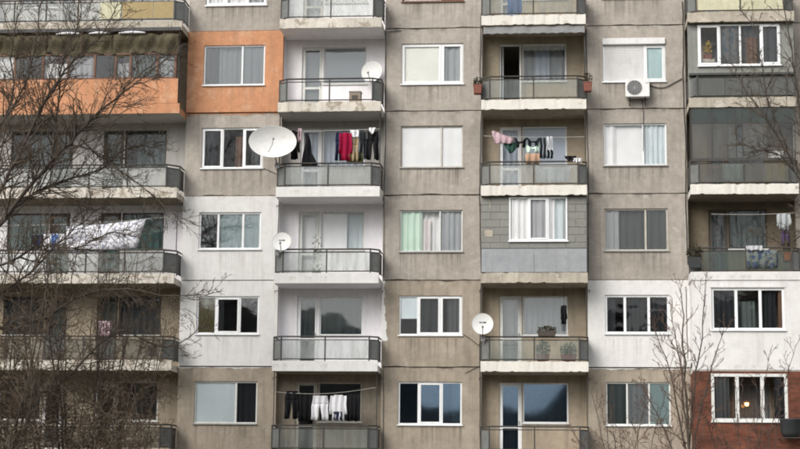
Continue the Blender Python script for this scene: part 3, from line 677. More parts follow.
# ---- cables down the facade
def cable(pts, r=.011):
    out = []
    for (p, q) in zip(pts[:-1], pts[1:]):
        n = 6
        for i in range(n):
            t = i / n; v = Vector(p).lerp(Vector(q), t); v += Vector((RND.uniform(-.012, .012), 0, -.06 * math.sin(math.pi * t) * (abs(q[0] - p[0]) > .5))); out.append(v)
    out.append(Vector(pts[-1])); return MB().tube(out, r, n=5).build('cable', 'cable_black', BLD)
cable([(-5.47, -.03, 17.2), (-5.44, -.03, 14), (-5.47, -.03, 11.4)]); cable([(-5.42, -.03, 17.0), (-4.95, -.03, 17.05)])
cable([(-2.32, -.03, 17.6), (-2.35, -.03, 15.6), (-2.30, -.03, 14.3), (-2.36, -.03, 11.5), (-2.3, -.03, 8.7), (-2.34, -.03, 6.0), (-2.31, -.03, 3.0)])
cable([(4.25, -.03, 17.9), (4.27, -.03, 16.4), (4.22, -.03, 15.4), (4.28, -.03, 13.0), (4.25, -.03, 11.5), (4.28, -.03, 9.2)], .014)
cable([(3.15, -.03, 15.1), (3.7, -.03, 15.02), (4.2, -.03, 15.3)], .014)
cable([(1.14, -.03, 17.0), (1.13, -.03, 14.3), (1.16, -.03, 11.4)]); cable([(-8.92, -.08, 14.3), (-8.9, -.08, 11.7), (-8.93, -.08, 8.8)])
cable([(-2.36, -.02, 5.95), (-2.8, -.02, 5.72)], .009); cable([(-12.0, -.02, 9.0), (-12.02, -.03, 11.2)], .012)
cable([(-8.93, -.95, 12.35), (-8.92, -.10, 12.2), (-9.2, -.03, 12.32), (-9.49, -.03, 12.46)], .009)
cable([(-2.24, -.95, 6.75), (-2.36, -.06, 6.6), (-2.6, -.03, 6.8), (-2.88, -.03, 6.98)], .009)
cable([(2.9, -.1, 14.62), (2.95, -.03, 14.0), (2.92, -.03, 12.9)], .010)
cable([(-5.46, -.03, 11.4), (-5.44, -.04, 8.8)], .009); cable([(1.15, -.03, 11.4), (1.13, -.03, 8.9)], .009); cable([(-5.4, -.03, 3.0), (-5.42, -.03, 6.0)], .010)
cable([(4.2, -.08, 8.5), (4.22, -.08, 6.2)], .009); cable([(-12.03, -.03, 16.9), (-12.0, -.03, 14.2)], .01)
# hooks left of old clothes lines
for c in 'CE':
    for r in (2, 3, 4):
        X0, X1 = COLS[c]
        for x, s in ((X0 - .02, -1), (X1 + .02, 1)):
            MB().tube([(x - s * .02, -.02, zs(r) - .12), (x + s * .05, -.32, zs(r) - .16), (x + s * .02, -.34, zs(r) - .24)], .012, n=5).build('hook', 'rail_steel', BLD)
# E1 corner bracing strut
MB().tube([(1.03, -.85, 16.8), (1.12, -.95, 15.1)], .018, n=6).build('strut', 'rail_steel', BALC[('E', 1)])

# ------------------------------------------------------------ things on the building
def awning():
    def fn(a, b):
        x = -2.2 + 3.26 * a; sc = .035 * abs(math.sin(a * math.pi * 11))
        y = -.92 - .10 * b; z = 16.885 - .30 * b + (sc if b > .95 else 0)
        return (x, y + .012 * math.sin(30 * a), z)
    o = MB().grid(fn, 132, 6).build('awning', 'awning_grey', None, smooth=True, solid=.012)
    tag(o, 'grey scalloped awning valance hanging under the top balcony above the open door', 'awning')
awning()

def dish(name, centre, R_, normal, mount, mat, label, aspect=1.0, prime=False, group='satellite dishes on the balconies', logo=False):
    root = empty(name, mount); tag(root, label, 'satellite dish', group)
    n = Vector(normal).normalized(); q = n.to_track_quat('Z', 'Y').to_matrix().to_4x4()
    T = Matrix.Translation(Vector(centre) - Vector(mount)) @ q @ Matrix.Diagonal((1, aspect, 1, 1))
    depth = R_ * (.22 if prime else .16)
    prof = [(max(.001, R_ * t), depth * (t * t - 1)) for t in [i / 10 for i in range(11)]]
    prof += [(R_ * 1.012, .004), (R_ * 1.015, -.012)] + [(max(.001, R_ * t), depth * (t * t - 1) - .014) for t in [i / 10 for i in range(10, -1, -1)]]
    def put(mb, nm, mt, par, sm=False):
        o = mb.build(nm, mt, par, smooth=sm); o.matrix_local = (T if par == root else Matrix()); return o
    rf = put(MB().lathe(prof, 48), 'reflector', mat, root, True)
    if prime:
        put(MB().tube([(-R_ * .18, -R_ * .62, -depth * .55), (0, -R_ * .3, R_ * .25), (R_ * .06, R_ * .0, R_ * .46)], .010, n=5), 'feed_strut', 'dish_metal', root)
        put(MB().tube([(R_ * .06, 0, R_ * .40), (R_ * .07, R_ * .02, R_ * .56)], .035, .03, 10), 'feed_horn', 'dish_metal', root)
    else:
        put(MB().tube([(0, -R_ * 1.0, -.05), (0, -R_ * 1.06, .05), (0, -R_ * .42, R_ * .95)], .014, n=6), 'feed_arm', 'dish_metal', root)
        put(MB().tube([(0, -R_ * .48, R_ * .98), (0, -R_ * .36, R_ * .80)], .032, .026, 8), 'feed_horn', 'dish_metal', root)
    if logo:
        for (a, b) in ((-.30, -.12), (-.06, .0), (.04, .34)):
            y0_ = R_ * .08
            put(MB().grid(lambda p, s: (R_ * (a + (b - a) * p), y0_ + R_ * .13 * s, depth * (((a + (b - a) * p) ** 2 + .02) - 1) + .009), 3, 1), 'logo', 'print_dark', rf)
    mt = Vector(mount); c = Vector(centre) - n * (depth + .02)
    e = MB().tube([c - mt, (c - mt) * .45 + Vector((0, 0, -.06)), (0, 0, 0)], .022, n=7).build('mount', 'dish_metal', root)
    MB().box(-.07, .07, -.012, .012, -.09, .09).build('bracket', 'dish_metal', root)
    return root
dish('satellite_dish', (-8.95, -1.35, 13.05), .76, (.10, -1, .0), (-8.86, -.9, 12.35), 'dish_white', 'large oval white satellite dish in front of the grey panel left of the red laundry', aspect=.68, prime=True)
dish('satellite_dish', (-2.2, -1.15, 7.19), .33, (.05, -1, .04), (-2.2, -.95, 6.75), 'dish_white', 'round white dish with dark lettering at the balcony corner beside the two small planters', logo=True)
dish('satellite_dish', (-8.63, -1.08, 9.84), .30, (.0, -1, .12), (-8.8, -.95, 9.5), 'dish_white', 'small white satellite dish on the white balcony rail above the olive blind', logo=True)
dish('satellite_dish', (-5.92, -.05, 15.66), .36, (-.25, -1, .1), (-5.8, .40, 15.5), 'dish_white', 'white satellite dish inside the white painted balcony beside the orange panel')

def ac_unit(x0, x1, y0, y1, z0, z1, label, mat='ac_white'):
    cx, cz = (x0 + x1) / 2, z0; root = empty('air_conditioner', (cx, y1, z0)); tag(root, label, 'air conditioner')
    W, D_, H = x1 - x0, y1 - y0, z1 - z0
    b = MB().box(-W / 2, W / 2, -D_, 0, 0, H).build('casing', mat, root, bevel=.015)
    fx = -W * .13; fr_ = H * .40
    prof = [(fr_, -.008), (fr_ * 1.06, .006), (fr_ * 1.1, -.004)]
    ring = MB().lathe([(.001, 0), (fr_, 0)], 28).build('fan_opening', 'ac_dark', root); ring.matrix_local = Matrix.Translation((fx, -D_ - .002, H * .5)) @ Matrix.Rotation(math.pi / 2, 4, 'X')
    gm = MB()
    for k in range(1, 6): gm.tube([(fr_ * k / 5 * math.cos(t * math.pi / 14), 0, fr_ * k / 5 * math.sin(t * math.pi / 14)) for t in range(29)], .004, n=4, cap=False)
    for k in range(6):
        a = k * math.pi / 6; gm.tube([(-fr_ * math.cos(a), 0, -fr_ * math.sin(a)), (fr_ * math.cos(a), 0, fr_ * math.sin(a))], .004, n=4)
    g_ = gm.build('fan_grille', 'dish_grey', root); g_.location = (fx, -D_ - .014, H * .5)
    B(W * .32, W * .46, -D_ - .003, -D_, H * .72, H * .80).build('badge', 'dish_grey', root)
    for s in (-.32, .32):
        MB().box(s * W - .02, s * W + .02, -D_, .0, -.04, -.002).box(s * W - .02, s * W + .02, -.03, .0, -.25, -.04).build('bracket', 'rail_steel', root)
    return root
ac_unit(2.37, 3.14, -.36, -.08, 14.63, 15.23, 'white air conditioner with dark round fan below the white shuttered window')
# plain box on the orange neighbour's balcony
r0 = empty('storage_crate', (-6.38, -.62, 14.43)); tag(r0, 'small brown box standing behind the rail of the white painted balcony', 'box')
MB().box(-.19, .19, -.15, .15, -.03, .36).build('crate_body', 'box_brown', r0, bevel=.012); MB().box(-.205, .205, -.165, .165, .362, .40).build('lid', 'sill_metal', r0, bevel=.008); MB().box(-.10, .10, -.156, -.151, .1, .26).build('front_panel', 'wood_dark', r0)
# dark tub on a bracket at the brick corner
r0 = empty('hanging_tub', (7.17, -1.06, 3.66)); tag(r0, 'black plastic tub on a bracket beside the window in the red brick wall', 'tub')
MB().lathe([(.001, 0), (.22, 0), (.30, .12), (.315, .50), (.33, .52), (.33, .55), (.29, .55), (.27, .1), (.001, .08)], 20).build('tub_body', 'box_black', r0, smooth=True).location = (0, -.34, .05)
MB().tube([(-.3, 0, .0), (-.3, -.6, .02), (.3, -.6, .02), (.3, 0, 0)], .016, n=6).build('bracket', 'rail_steel', r0)

def leaves(mb, n, c, rx, ry, rz, size, seed):
    rr = random.Random(seed)
    for _ in range(n):
        while True:
            p = [rr.uniform(-1, 1) for _ in range(3)]
            if sum(q * q for q in p) < 1: break
        ctr = Vector((c[0] + p[0] * rx, c[1] + p[1] * ry, c[2] + p[2] * rz))
        a = Vector([rr.uniform(-1, 1) for _ in range(3)]).normalized(); b = a.orthogonal().normalized(); s = size * rr.uniform(.6, 1.3)
        i = len(mb.v); mb.v += [tuple(ctr - a * s), tuple(ctr + b * s * .4), tuple(ctr + a * s), tuple(ctr - b * s * .4)]; mb.face([i, i + 1, i + 2, i + 3])
    return mb
def planter(loc, w_, h_, d_, label, pot='terracotta', leaf='leaf_dark', nl=120, ph=.22, cat='planter', spread=1.1, seed=1):
    root = empty('planter', loc); tag(root, label, cat)
    mb = MB(); a, b = w_ / 2, w_ / 2 * .82; c, d = d_ / 2, d_ / 2 * .82
    mb.v = [(-b, -d, 0), (b, -d, 0), (b, d, 0), (-b, d, 0), (-a, -c, h_), (a, -c, h_), (a, c, h_), (-a, c, h_)]
    for q in ((0, 3, 2, 1), (0, 1, 5, 4), (1, 2, 6, 5), (2, 3, 7, 6), (3, 0, 4, 7)): mb.face(list(q))
    mb.build('pot', pot, root, bevel=.01, solid=.014)
    B(-a - .012, a + .012, -c - .012, -c + .002, h_ - .03, h_).build('rim', pot, root)
    B(-a * .9, a * .9, -c * .88, c * .88, h_ - .06, h_ - .03).build('soil', 'soil', root)
    leaves(MB(), nl, (0, 0, h_ + ph * .4), a * spread, c * spread, ph * .6, .05, seed).build('foliage', leaf, root)
    MB().tube([(-a * .6, c, h_ * .8), (-a * .6, c + .08, h_ + .03)], .008, n=5).build('hanger', 'rail_steel', root)
    return root
planter((-2.38, -1.0, 14.62), .28, .30, .26, 'red planter with dry plant on the left end of the awning balcony rail', ph=.26, seed=2)
planter((1.14, -1.0, 14.66), .27, .30, .26, 'red planter with dry plant on the right end of the awning balcony rail', ph=.34, seed=3)
planter((-.2, -1.08, 6.80), .60, .17, .22, 'long dark flower box with brown plants hung on the rail right of the lettered dish', 'wood_dark', 'leaf_dark', 160, .16, seed=4)
planter((-.32, -.72, 6.06), .42, .22, .22, 'left potted green plant behind the rail glass under the long flower box', 'terracotta', 'leaf_green', 260, .42, seed=5)
planter((.48, -.72, 6.06), .50, .20, .22, 'right potted green plant behind the rail glass under the long flower box', 'terracotta', 'leaf_green', 260, .40, seed=6)
planter((-7.55, -.62, 8.72), .26, .24, .24, 'tall thin potted plant on the white balcony with the small dish', 'dish_grey', 'leaf_green', 70, 1.25, seed=7, spread=1.3)
planter((4.42, -1.02, 8.95), .42, .34, .22, 'black planter with dark dry plant on the left corner of the green glass balcony', 'box_black', 'leaf_dark', 240, .46, spread=1.3, seed=8)
planter((7.28, -.86, 9.16), .24, .30, .22, 'dark pot with brown plant at the right end of the green glass balcony', 'wood_brown', 'leaf_dark', 90, .4, seed=9)
planter((5.0, -.55, 15.78), .26, .16, .16, 'yellow flowers in a pot behind the leftmost pane of the boarded balcony window', 'terracotta', 'leaf_yellow', 160, .46, seed=10)
B(4.8, 5.2, -.68, -.45, 15.66, 15.775).build('flower_shelf', 'wood_painted', G1)

# ---- laundry
SH = dict(
 towel=[[(0, -.5, .5), (1, -.5, .5)]],
 trousers=[[(0, -.42, .42), (.12, -.44, .44), (.32, -.48, .48)], [(.32, -.48, -.0), (1, -.5, -.14)], [(.32, .0, .48), (1, .14, .5)]],
 shirt=[[(0, -.22, .22), (.1, -.3, .3), (1, -.34, .34)], [(.03, -.44, -.27), (.75, -.5, -.36)], [(.03, .27, .44), (.75, .36, .5)]],
 dress=[[(0, -.28, -.06), (.25, -.22, .05), (.6, -.34, .16), (.8, -.42, .38), (1, -.45, .5)]],
 briefs=[[(0, -.5, .5), (.25, -.46, .46), (1, -.09, .09)]],
 bra=[[(0, -.5, -.40), (.45, -.40, -.12), (1, -.32, -.14)], [(0, .40, .5), (.45, .12, .40), (1, .14, .32)], [(.4, -.14, .14), (.6, -.14, .14)]],
 socks=[[(0, -.45, -.12), (.75, -.45, -.12), (1, -.5, -.05)], [(0, .12, .45), (.75, .12, .45), (1, .05, .5)]],
 flutter=[[(0, -.5, -.36), (.25, -.44, -.05), (.6, -.40, .5), (1, -.32, .46)]],
 sheet=[[(0, -.5, .5), (1, -.46, .40)]],
)
def garment(name, kind, x0, x1, z0, z1, y, mat, label, cat='laundry', group='laundry on the balcony lines', wave=.045, sag=0.0, tilt=0.0):
    W, H = x1 - x0, z1 - z0; cx = (x0 + x1) / 2; mb = MB(); ph = RND.random() * 6; fq = RND.uniform(1.2, 2.2) * math.pi / max(W, .2) * (.6 + W)
    for rows in SH[kind]:
        n = len(rows) - 1; nv = 4 * n
        def fn(a, b):
            t = b * n; i = min(int(t), n - 1); f = t - i
            tt = rows[i][0] + (rows[i + 1][0] - rows[i][0]) * f; l = rows[i][1] + (rows[i + 1][1] - rows[i][1]) * f; r_ = rows[i][2] + (rows[i + 1][2] - rows[i][2]) * f
            u = l + (r_ - l) * a
            return (u * W + .01 * math.sin(9 * tt + ph), wave * math.sin(fq * u * W * 3 + ph + tt) * (.3 + tt) + .02 * math.sin(5 * tt + ph) + .012 * math.sin(31 * u * W + 4 * tt + ph), -tt * H - sag * (1 - 4 * u * u) * (1 - .4 * tt) + tilt * u + .012 * math.sin(11 * u + ph) * tt)
        mb.grid(fn, 14, nv)
    o = mb.build(name, mat, None, smooth=True, solid=.014); o.location = (cx, y, z1)
    return tag(o, label, cat, group)
def line(x0, x1, y, z0, z1, label, sag=.03):
    o = MB().tube([((x1 - x0) * t, 0, (z1 - z0) * t - sag * math.sin(math.pi * t)) for t in [i / 12 for i in range(13)]], .007, n=5).build('clothes_line', 'rail_rope'); o.location = (x0, y, z0)
    tag(o, label, 'clothes line')
line(-8.83, -5.55, -.85, 13.50, 13.54, 'clothes line carrying the red top and black trousers'); Yc = -.85
garment('jacket', 'shirt', -8.50, -8.14, 12.55, 13.52, Yc, 'c_black', 'black jacket hanging right behind the large oval dish')
garment('scarf', 'towel', -8.20, -8.10, 13.10, 13.58, Yc - .03, 'c_rose', 'narrow pink scarf between the black jacket and the long black dress')
garment('dress', 'dress', -8.12, -7.55, 12.32, 13.42, Yc, 'c_black', 'long black dress flaring out beside the large oval dish')
garment('trousers', 'trousers', -6.98, -6.76, 12.52, 13.44, Yc + .02, 'c_navy', 'dark navy trousers hanging left of the red top')
garment('sweatshirt', 'shirt', -6.86, -6.42, 12.50, 13.42, Yc - .03, 'c_red', 'bright red top hanging between dark trousers and beige trousers')
garment('trousers', 'trousers', -6.45, -6.22, 12.47, 13.30, Yc, 'c_beige', 'beige trousers hanging right of the red top')
garment('cloth', 'towel', -6.60, -6.08, 12.42, 12.78, Yc + .05, 'c_khaki', 'olive cloth low behind the beige trousers')
garment('undershirt', 'towel', -6.50, -6.22, 13.26, 13.50, Yc - .02, 'c_laundry', 'small white cloth above the beige trousers')
garment('trousers', 'trousers', -6.20, -5.96, 12.55, 13.44, Yc, 'c_charcoal', 'charcoal trousers between the beige and the wide black trousers')
garment('trousers', 'trousers', -5.97, -5.57, 12.52, 13.46, Yc, 'c_black', 'wide black trousers at the right end of the red laundry line')
garment('cloth', 'briefs', -5.90, -5.68, 13.34, 13.58, Yc - .03, 'c_laundry', 'small white cloth pinned over the wide black trousers')
line(-2.2, 1.02, -.75, 13.30, 13.24, 'clothes line carrying the pink cloth and socks'); Ye = -.75
garment('blouse', 'flutter', -1.95, -1.22, 13.04, 13.46, Ye, 'c_rose', 'pink cloth fluttering at the left end of the underwear line')
garment('briefs', 'briefs', -1.56, -1.08, 12.73, 13.10, Ye + .06, 'c_dgreen', 'dark green briefs below the pink cloth')
garment('bra', 'bra', -1.22, -.80, 12.90, 13.24, Ye, 'c_black', 'black brassiere hanging left on the underwear line')
garment('bra', 'bra', -.82, -.38, 12.95, 13.22, Ye, 'c_charcoal', 'dark brassiere hanging above the pale green one')
garment('bra', 'bra', -.90, -.36, 12.74, 13.04, Ye + .05, 'c_palegreen', 'pale green brassiere hanging over the orange cloth')
garment('socks', 'socks', -.40, -.19, 12.55, 13.22, Ye, 'c_charcoal', 'pair of long dark socks left of the white socks')
garment('socks', 'socks', -.18, .02, 12.80, 13.26, Ye, 'c_laundry', 'pair of white socks at the right of the underwear line')
garment('socks', 'socks', -.16, .03, 12.56, 12.84, Ye + .05, 'c_black', 'pair of short black socks below the white socks')
garment('cloth', 'towel', -.86, -.40, 12.34, 12.70, Ye - .05, 'c_orange', 'orange cloth above the balcony rail below the pale green brassiere')
garment('shoe_cloth', 'briefs', .38, .76, 12.38, 12.58, -.95, 'c_black', 'black cloth draped over the rail right of the socks')
garment('cloth', 'towel', .66, .93, 12.36, 12.50, -.97, 'c_laundry', 'white cloth draped over the rail at the right end beside black cloth')
garment('tarpaulin', 'sheet', -.55, .62, 11.76, 12.24, -.86, 'c_laundry', 'crumpled white plastic sheet behind the glass below the underwear line', 'sheet', None, .06)
line(-8.76, -5.6, -.6, 5.06, 5.22, 'sagging clothes line above the lowest rail with black and white laundry', .12); Y5 = -.6
garment('trousers', 'trousers', -8.50, -8.06, 4.22, 5.10, Y5, 'c_black', 'black trousers at the left end of the lowest laundry line')
garment('sweater', 'shirt', -8.16, -7.58, 4.16, 5.04, Y5 + .04, 'c_black', 'black top next to the black trousers on the lowest laundry line')
garment('shirt', 'trousers', -7.64, -7.10, 4.18, 4.95, Y5, 'c_laundry', 'white long underwear left on the lowest laundry line')
garment('shirt', 'shirt', -7.08, -6.50, 4.16, 4.98, Y5, 'c_laundry', 'white shirt right on the lowest laundry line')
garment('cloth', 'towel', -6.92, -6.66, 4.18, 4.45, Y5 - .04, 'c_navy', 'dark blue cloth low in front of the white shirt')
garment('towel', 'towel', -6.50, -6.10, 4.16, 5.02, Y5 + .03, 'c_black', 'black towel at the right end of the lowest laundry line')
line(-18.6, -12.2, -.8, 10.45, 10.72, 'clothes line carrying the long white patterned sheet', .10)
garment('bed_sheet', 'sheet', -15.80, -13.15, 9.62, 10.52, -.8, 'c_patterned', 'long white bed sheet with dark pattern on the left balcony', 'sheet', None, .05, .04, .22)
garment('towel', 'towel', -16.55, -15.78, 9.62, 10.16, -.78, 'c_laundry', 'white towel with blue stripe left of the long patterned sheet', 'towel', None)
garment('ribbon', 'towel', -16.25, -16.03, 9.63, 10.14, -.81, 'c_blue_stripe', 'blue cloth strip over the white towel beside the patterned sheet', 'towel', None)
garment('bag', 'briefs', -16.92, -16.52, 9.62, 10.12, -.8, 'c_navy', 'navy cloth left of the white towel with blue stripe', 'cloth', None)
garment('towel', 'towel', -14.55, -14.12, 6.78, 7.30, -.85, 'c_rose', 'pale patterned towel over the rail behind bare branches', 'towel', None)
garment('cloth', 'towel', -12.90, -12.62, 6.16, 6.55, -.8, 'c_wine', 'red cloth behind the corner glass of the balcony under the patterned sheet', 'cloth', None)
garment('cloth', 'towel', 6.70, 7.34, 11.74, 12.30, -.88, 'c_yellow', 'yellow cloth behind the glass of the steel framed balcony', 'cloth', None)
garment('cloth', 'towel', 6.80, 7.28, 12.46, 12.70, -.82, 'c_laundry', 'white cloth above the yellow cloth in the glazed balcony', 'cloth', None)
garment('cloth', 'towel', 5.35, 6.0, 11.74, 12.3, -.85, 'c_lightteal', 'pale blue cloth behind the railing glass of the steel framed balcony', 'cloth', None)
garment('rug', 'towel', 6.02, 6.98, 8.94, 9.52, -1.0, 'c_rug', 'blue and grey patterned rug hung over the green glass rail', 'rug', None)
garment('towel', 'towel', 6.02, 6.52, 9.50, 9.66, -1.02, 'c_lgrey', 'grey towel folded on the rail above the patterned rug', 'towel', None)
garment('shirt', 'shirt', 7.02, 7.48, 10.22, 10.74, -.6, 'c_grey', 'pale shirt hanging in the balcony with the patterned rug', 'laundry', None)
garment('trousers', 'trousers', 7.16, 7.44, 9.72, 10.30, -.55, 'c_violet', 'dark violet trousers below the pale shirt', 'laundry', None)
line(5.0, 7.6, -.58, 10.74, 10.76, 'clothes line with the pale shirt above the patterned rug')
garment('cloth', 'towel', -1.42, -.96, 17.30, 17.95, -.88, 'c_blue_stripe', 'blue cloth behind the rail glass above the grey awning', 'cloth', None)
garment('coat', 'shirt', .24, .44, 7.25, 7.85, -.5, 'c_black', 'black coat hanging before the window right of the lettered dish', 'laundry', None)
MB().tube([(.34, -.5, 8.49), (.34, -.5, 7.84)], .006, n=5).build('hanger_cord', 'cable_black', BLD)

# ---- lit pendant lamp in the brick flat
r0 = empty('pendant_lamp', (6.03, -.05, 4.79)); tag(r0, 'lit orange pendant lamp glowing in the window of the red brick wall', 'lamp')
MB().lathe([(.001, -.07), (.045, -.055), (.065, -.01), (.05, .05), (.03, .09), (.001, .1)], 18).build('bulb', 'bulb_light', r0, smooth=True)
MB().tube([(0, 0, .1), (0, 0, zs(4) - 4.79)], .008, n=5).build('cord', 'cable_black', r0)
MB().lathe([(.035, .12), (.10, .07), (.12, .03)], 18).build('shade', 'c_orange', r0, smooth=True, solid=.006)

# ------------------------------------------------------------ bare trees
class Tree:
    def __init__(s, seed): s.r = random.Random(seed); s.trunk, s.twigs = MB(), MB(); s.cnt = 0
    def wander(s, p, d, L, n, jit, upb):
        pts = [p.copy()]; d = d.normalized()
        for i in range(n):
            d = (d + Vector((s.r.gauss(0, jit), s.r.gauss(0, jit), s.r.gauss(0, jit) + upb))).normalized(); p = p + d * (L / n); pts.append(p.copy())
        return pts
    def limb(s, pts, r0, r1, kids, lvl, klen, main=True, sp=.9, upb=.03, start=.12):
        pts = [Vector(p) for p in pts]
        # smooth the guide points
        sm = []
        for i in range(len(pts) - 1):
            a, b = pts[i], pts[i + 1]; pm = pts[max(i - 1, 0)]; pn = pts[min(i + 2, len(pts) - 1)]
            for k in range(4):
                t = k / 4; sm.append(.5 * ((2 * a) + (b - pm) * t + (2 * pm - 5 * a + 4 * b - pn) * t * t + (3 * a - pm - 3 * b + pn) * t ** 3) + Vector((s.r.gauss(0, .02), s.r.gauss(0, .02), s.r.gauss(0, .02))))
        sm.append(pts[-1]); s.trunk.tube(sm, r0, r1, 7)
        s.spawn(sm, r0, r1, kids, lvl, klen, start, sp, upb)
    def spawn(s, pts, r0, r1, kids, lvl, klen, start, sp, upb):
        n = len(pts) - 1
        for k in range(kids):
            t = start + (1 - start) * (k + s.r.random()) / kids; i = min(int(t * n), n - 1); f = t * n - i
            p = pts[i].lerp(pts[i + 1], f); tg = (pts[i + 1] - pts[i]).normalized(); rad = r0 + (r1 - r0) * t
            side = Vector((s.r.gauss(0, 1), s.r.gauss(0, 1), s.r.gauss(0, 1))); side = (side - tg * side.dot(tg)).normalized()
            an = s.r.uniform(.45, 1.15) * sp
            d = tg * math.cos(an) + side * math.sin(an)
            L = klen * s.r.uniform(.45, 1.15) * (1.1 - .5 * t)
            s.shoot(p, d, L, min(rad * .6, .012 + L * .012), lvl, upb, sp)
    def shoot(s, p, d, L, r0, lvl, upb, sp):
        n = 5 if lvl > 1 else 4; pts = s.wander(p, d, L, n, .17, upb)
        rmin = .0072
        s.twigs.tube(pts, max(r0, rmin), max(r0 * .35, rmin * .75), 5 if r0 > .02 else 3, cap=False); s.cnt += 1
        if lvl <= 0: return
        s.spawn(pts, max(r0, rmin), max(r0 * .35, rmin), max(2, int(L * (3.6 if lvl > 1 else 5.0)) + 1), lvl - 1, L * .55, .1, sp, upb)
    def finish(s, name, loc, label, cat='tree', group=None, tw='twig_bark'):
        root = empty(name, loc); tag(root, label, cat, group)
        for mb, nm, mt in ((s.trunk, 'trunk', 'bark'), (s.twigs, 'crown', tw)):
            if not mb.v: continue
            mb.v = [(x - loc[0], y - loc[1], z - loc[2]) for x, y, z in mb.v]; mb.build(nm, mt, root, smooth=True)
        return root
def xz(pts, y, dy=0.0): return [(x, y + dy * i / max(1, len(pts) - 1), z) for i, (x, z) in enumerate(pts)]

Y = -8.0
T = Tree(3)
T.limb(xz([(-16.6, 0), (-16.5, 2.5), (-16.35, 6.0), (-16.2, 8.6), (-16.1, 9.4)], Y), .16, .11, 10, 2, 1.8)
for pts, dy, r0, kd, kl in (
    ([(-16.2, 8.4), (-15.4, 9.4), (-14.19, 10.84), (-13.3, 11.7), (-12.6, 12.36), (-11.67, 12.99), (-10.68, 13.71)], -1.2, .070, 36, 1.7),
    ([(-16.1, 9.4), (-15.9, 10.85), (-15.85, 12.02), (-15.53, 13.19), (-15.69, 14.67), (-15.46, 16.16)], .8, .055, 30, 1.7),
    ([(-15.3, 9.6), (-14.6, 10.25), (-13.89, 10.61), (-12.89, 10.97), (-12.14, 11.63), (-11.33, 11.68)], .9, .045, 30, 1.5),
    ([(-16.1, 9.3), (-15.5, 10.4), (-14.95, 11.43), (-14.41, 12.53), (-13.87, 13.46), (-13.31, 14.04), (-12.6, 14.68), (-12.2, 15.5)], -.8, .058, 38, 1.6),
    ([(-16.3, 6.4), (-15.2, 6.35), (-14.0, 6.62), (-13.17, 7.13), (-12.04, 7.35), (-10.33, 7.13), (-9.2, 7.24)], -.9, .045, 34, 1.3),
    ([(-16.4, 4.2), (-15.04, 4.33), (-13.64, 4.89), (-12.28, 6.29), (-10.85, 5.87), (-9.75, 6.57)], .9, .045, 30, 1.3),
    ([(-14.19, 10.84), (-14.11, 12.29), (-14.04, 14.05), (-13.65, 15.23), (-13.66, 16.12)], .5, .036, 30, 1.5),
    ([(-13.3, 11.7), (-12.17, 10.82), (-10.99, 9.96), (-10.25, 9.24)], -.5, .026, 24, 1.2),
    ([(-16.2, 8.0), (-15.1, 8.2), (-14.2, 8.6), (-13.2, 8.5), (-12.1, 8.9), (-11.2, 8.7)], -1.0, .038, 34, 1.3),
    ([(-16.3, 7.0), (-15.15, 7.6), (-14.3, 8.5), (-13.6, 9.3), (-13.0, 9.9)], 1.0, .040, 30, 1.4),
    ([(-12.6, 12.36), (-12.2, 13.2), (-11.5, 14.0), (-11.0, 14.4)], .7, .024, 18, 1.2),
    ([(-15.85, 12.0), (-15.0, 13.3), (-14.7, 14.6), (-14.5, 16.0)], -.4, .032, 28, 1.4)):
    T.limb(xz(pts, Y, dy), r0, .010, int(kd * 1.7), 2, kl, upb=.045)
T.finish('bare_tree', (-16.6, Y, 0), 'large bare tree at the left edge, its dark branches reaching over four balcony rows', group='bare winter trees', tw='twig_dark')
# thicket at its foot
for bi, (bx, by, n, hh, sprd, lab) in enumerate(((-15.3, -9.6, 34, 10.2, 1.6, 'leftmost dense bare thicket in front of the lower left balconies'), (-13.3, -6.4, 36, 10.2, 1.8, 'tangled bare thicket right of the trunk of the large tree'), (-12.0, -9.0, 11, 5.2, 1.0, 'low bare thicket under the bottom left white framed window'))):
    T = Tree(20 + bi)
    for k in range(n):
        a = RND.uniform(-1, 1); hgt = hh * RND.uniform(.45, 1.0)
        p0 = Vector((bx + a * sprd * .45, by + RND.uniform(-.5, .5), 0))
        p3 = p0 + Vector((a * sprd * .8 + RND.uniform(-.5, .5), RND.uniform(-1, 1), hgt)); pm = p0.lerp(p3, .5) + Vector((RND.uniform(-.35, .35), RND.uniform(-.3, .3), 0))
        T.limb([p0, p0.lerp(pm, .6), pm, pm.lerp(p3, .5) + Vector((RND.uniform(-.3, .3), 0, 0)), p3], RND.choice((.02, .026, .034, .048)), .008, 20, 2, 1.35, sp=1.2, upb=-.01, start=.28)
    T.finish('bare_thicket', (bx, by, 0), lab, 'shrub', 'bare winter shrubs')
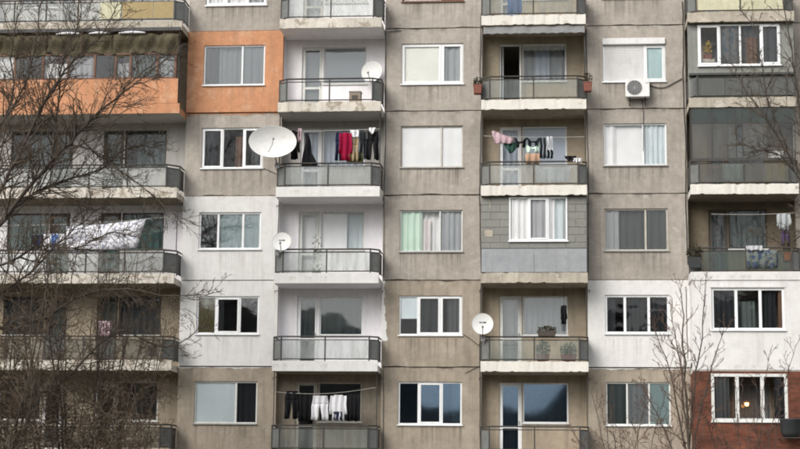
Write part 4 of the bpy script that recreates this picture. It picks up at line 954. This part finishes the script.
# young tree at the right
T = Tree(41)
for pts, r0 in (([(3.6, 0), (3.61, 2.43), (3.54, 4.42), (3.49, 6.3), (3.42, 7.4)], .05), ([(3.6, 2.6), (3.3, 4.3), (3.13, 5.22), (2.74, 6.5)], .03), ([(3.58, 2.9), (3.75, 4.8), (3.94, 6.03), (4.10, 7.9)], .03), ([(3.6, 2.2), (3.85, 3.9), (4.15, 4.96), (4.6, 6.4)], .028), ([(3.6, 1.5), (3.2, 3.0), (2.75, 4.1), (2.35, 4.9)], .026), ([(3.57, 3.4), (3.45, 5.2), (3.2, 6.9)], .022)):
    T.limb(xz(pts, Y, RND.uniform(-.6, .6)), r0, .008, 20, 2, .95, sp=.8, upb=.07)
T.finish('young_bare_tree', (3.6, Y, 0), 'slender young bare tree in front of the white wall beside the red brick', group='bare winter trees', tw='twig_red')
for bi, (bx, n, hh, lab) in enumerate(((1.9, 12, 4.7, 'low bare shrub below the window left of the young tree'), (5.2, 9, 6.0, 'thin upright bare shrub in front of the red brick wall'))):
    T = Tree(50 + bi)
    for k in range(n):
        a = (k + .5) / n * 2 - 1; hgt = hh * RND.uniform(.6, 1.0); p0 = (bx + a * .2, -7.5 + RND.uniform(-.5, .5), 0); dx = a * 1.2
        T.limb([p0, (bx + a * .3 + dx * .3, p0[1], hgt * .4), (bx + a * .3 + dx * .6, p0[1] + RND.uniform(-.3, .3), hgt * .75), (bx + a * .3 + dx, p0[1], hgt)], .018, .006, 14, 2, .8, sp=.9, upb=.05)
    T.finish('bare_shrub', (bx, -7.5, 0), lab, 'shrub', 'bare winter shrubs', 'twig_red')
# tree standing just beyond the right edge, branches reaching in
T = Tree(61)
T.limb(xz([(7.9, 0), (7.79, 2.34), (7.72, 5), (7.68, 7.12)], Y), .14, .09, 6, 1, 1.0)
for pts, r0, kd in (([(7.68, 7.12), (7.4, 9.0), (6.72, 10.68), (5.95, 12.08), (5.3, 13.08), (5.04, 13.79)], .05, 22), ([(6.9, 10.2), (6.2, 11.0), (5.6, 11.15), (5.0, 11.3)], .025, 14), ([(7.1, 9.9), (6.8, 11.6), (6.66, 13.2), (6.43, 14.91), (6.19, 16.06)], .035, 18), ([(7.5, 8.4), (6.9, 8.9), (6.2, 8.6), (5.4, 8.9)], .02, 10), ([(7.68, 7.12), (7.75, 9.6), (7.6, 12), (7.4, 14.2)], .06, 18), ([(6.4, 11.3), (5.9, 12.7), (5.75, 13.9), (5.6, 15.0)], .022, 14)):
    T.limb(xz(pts, Y, RND.uniform(-.8, .8)), r0, .008, int(kd * 1.7), 2, 1.15, sp=.9, upb=.03)
T.finish('bare_tree', (7.9, Y, 0), 'bare tree at the right edge whose branches cross the upper right balconies', group='bare winter trees', tw='twig_dark')
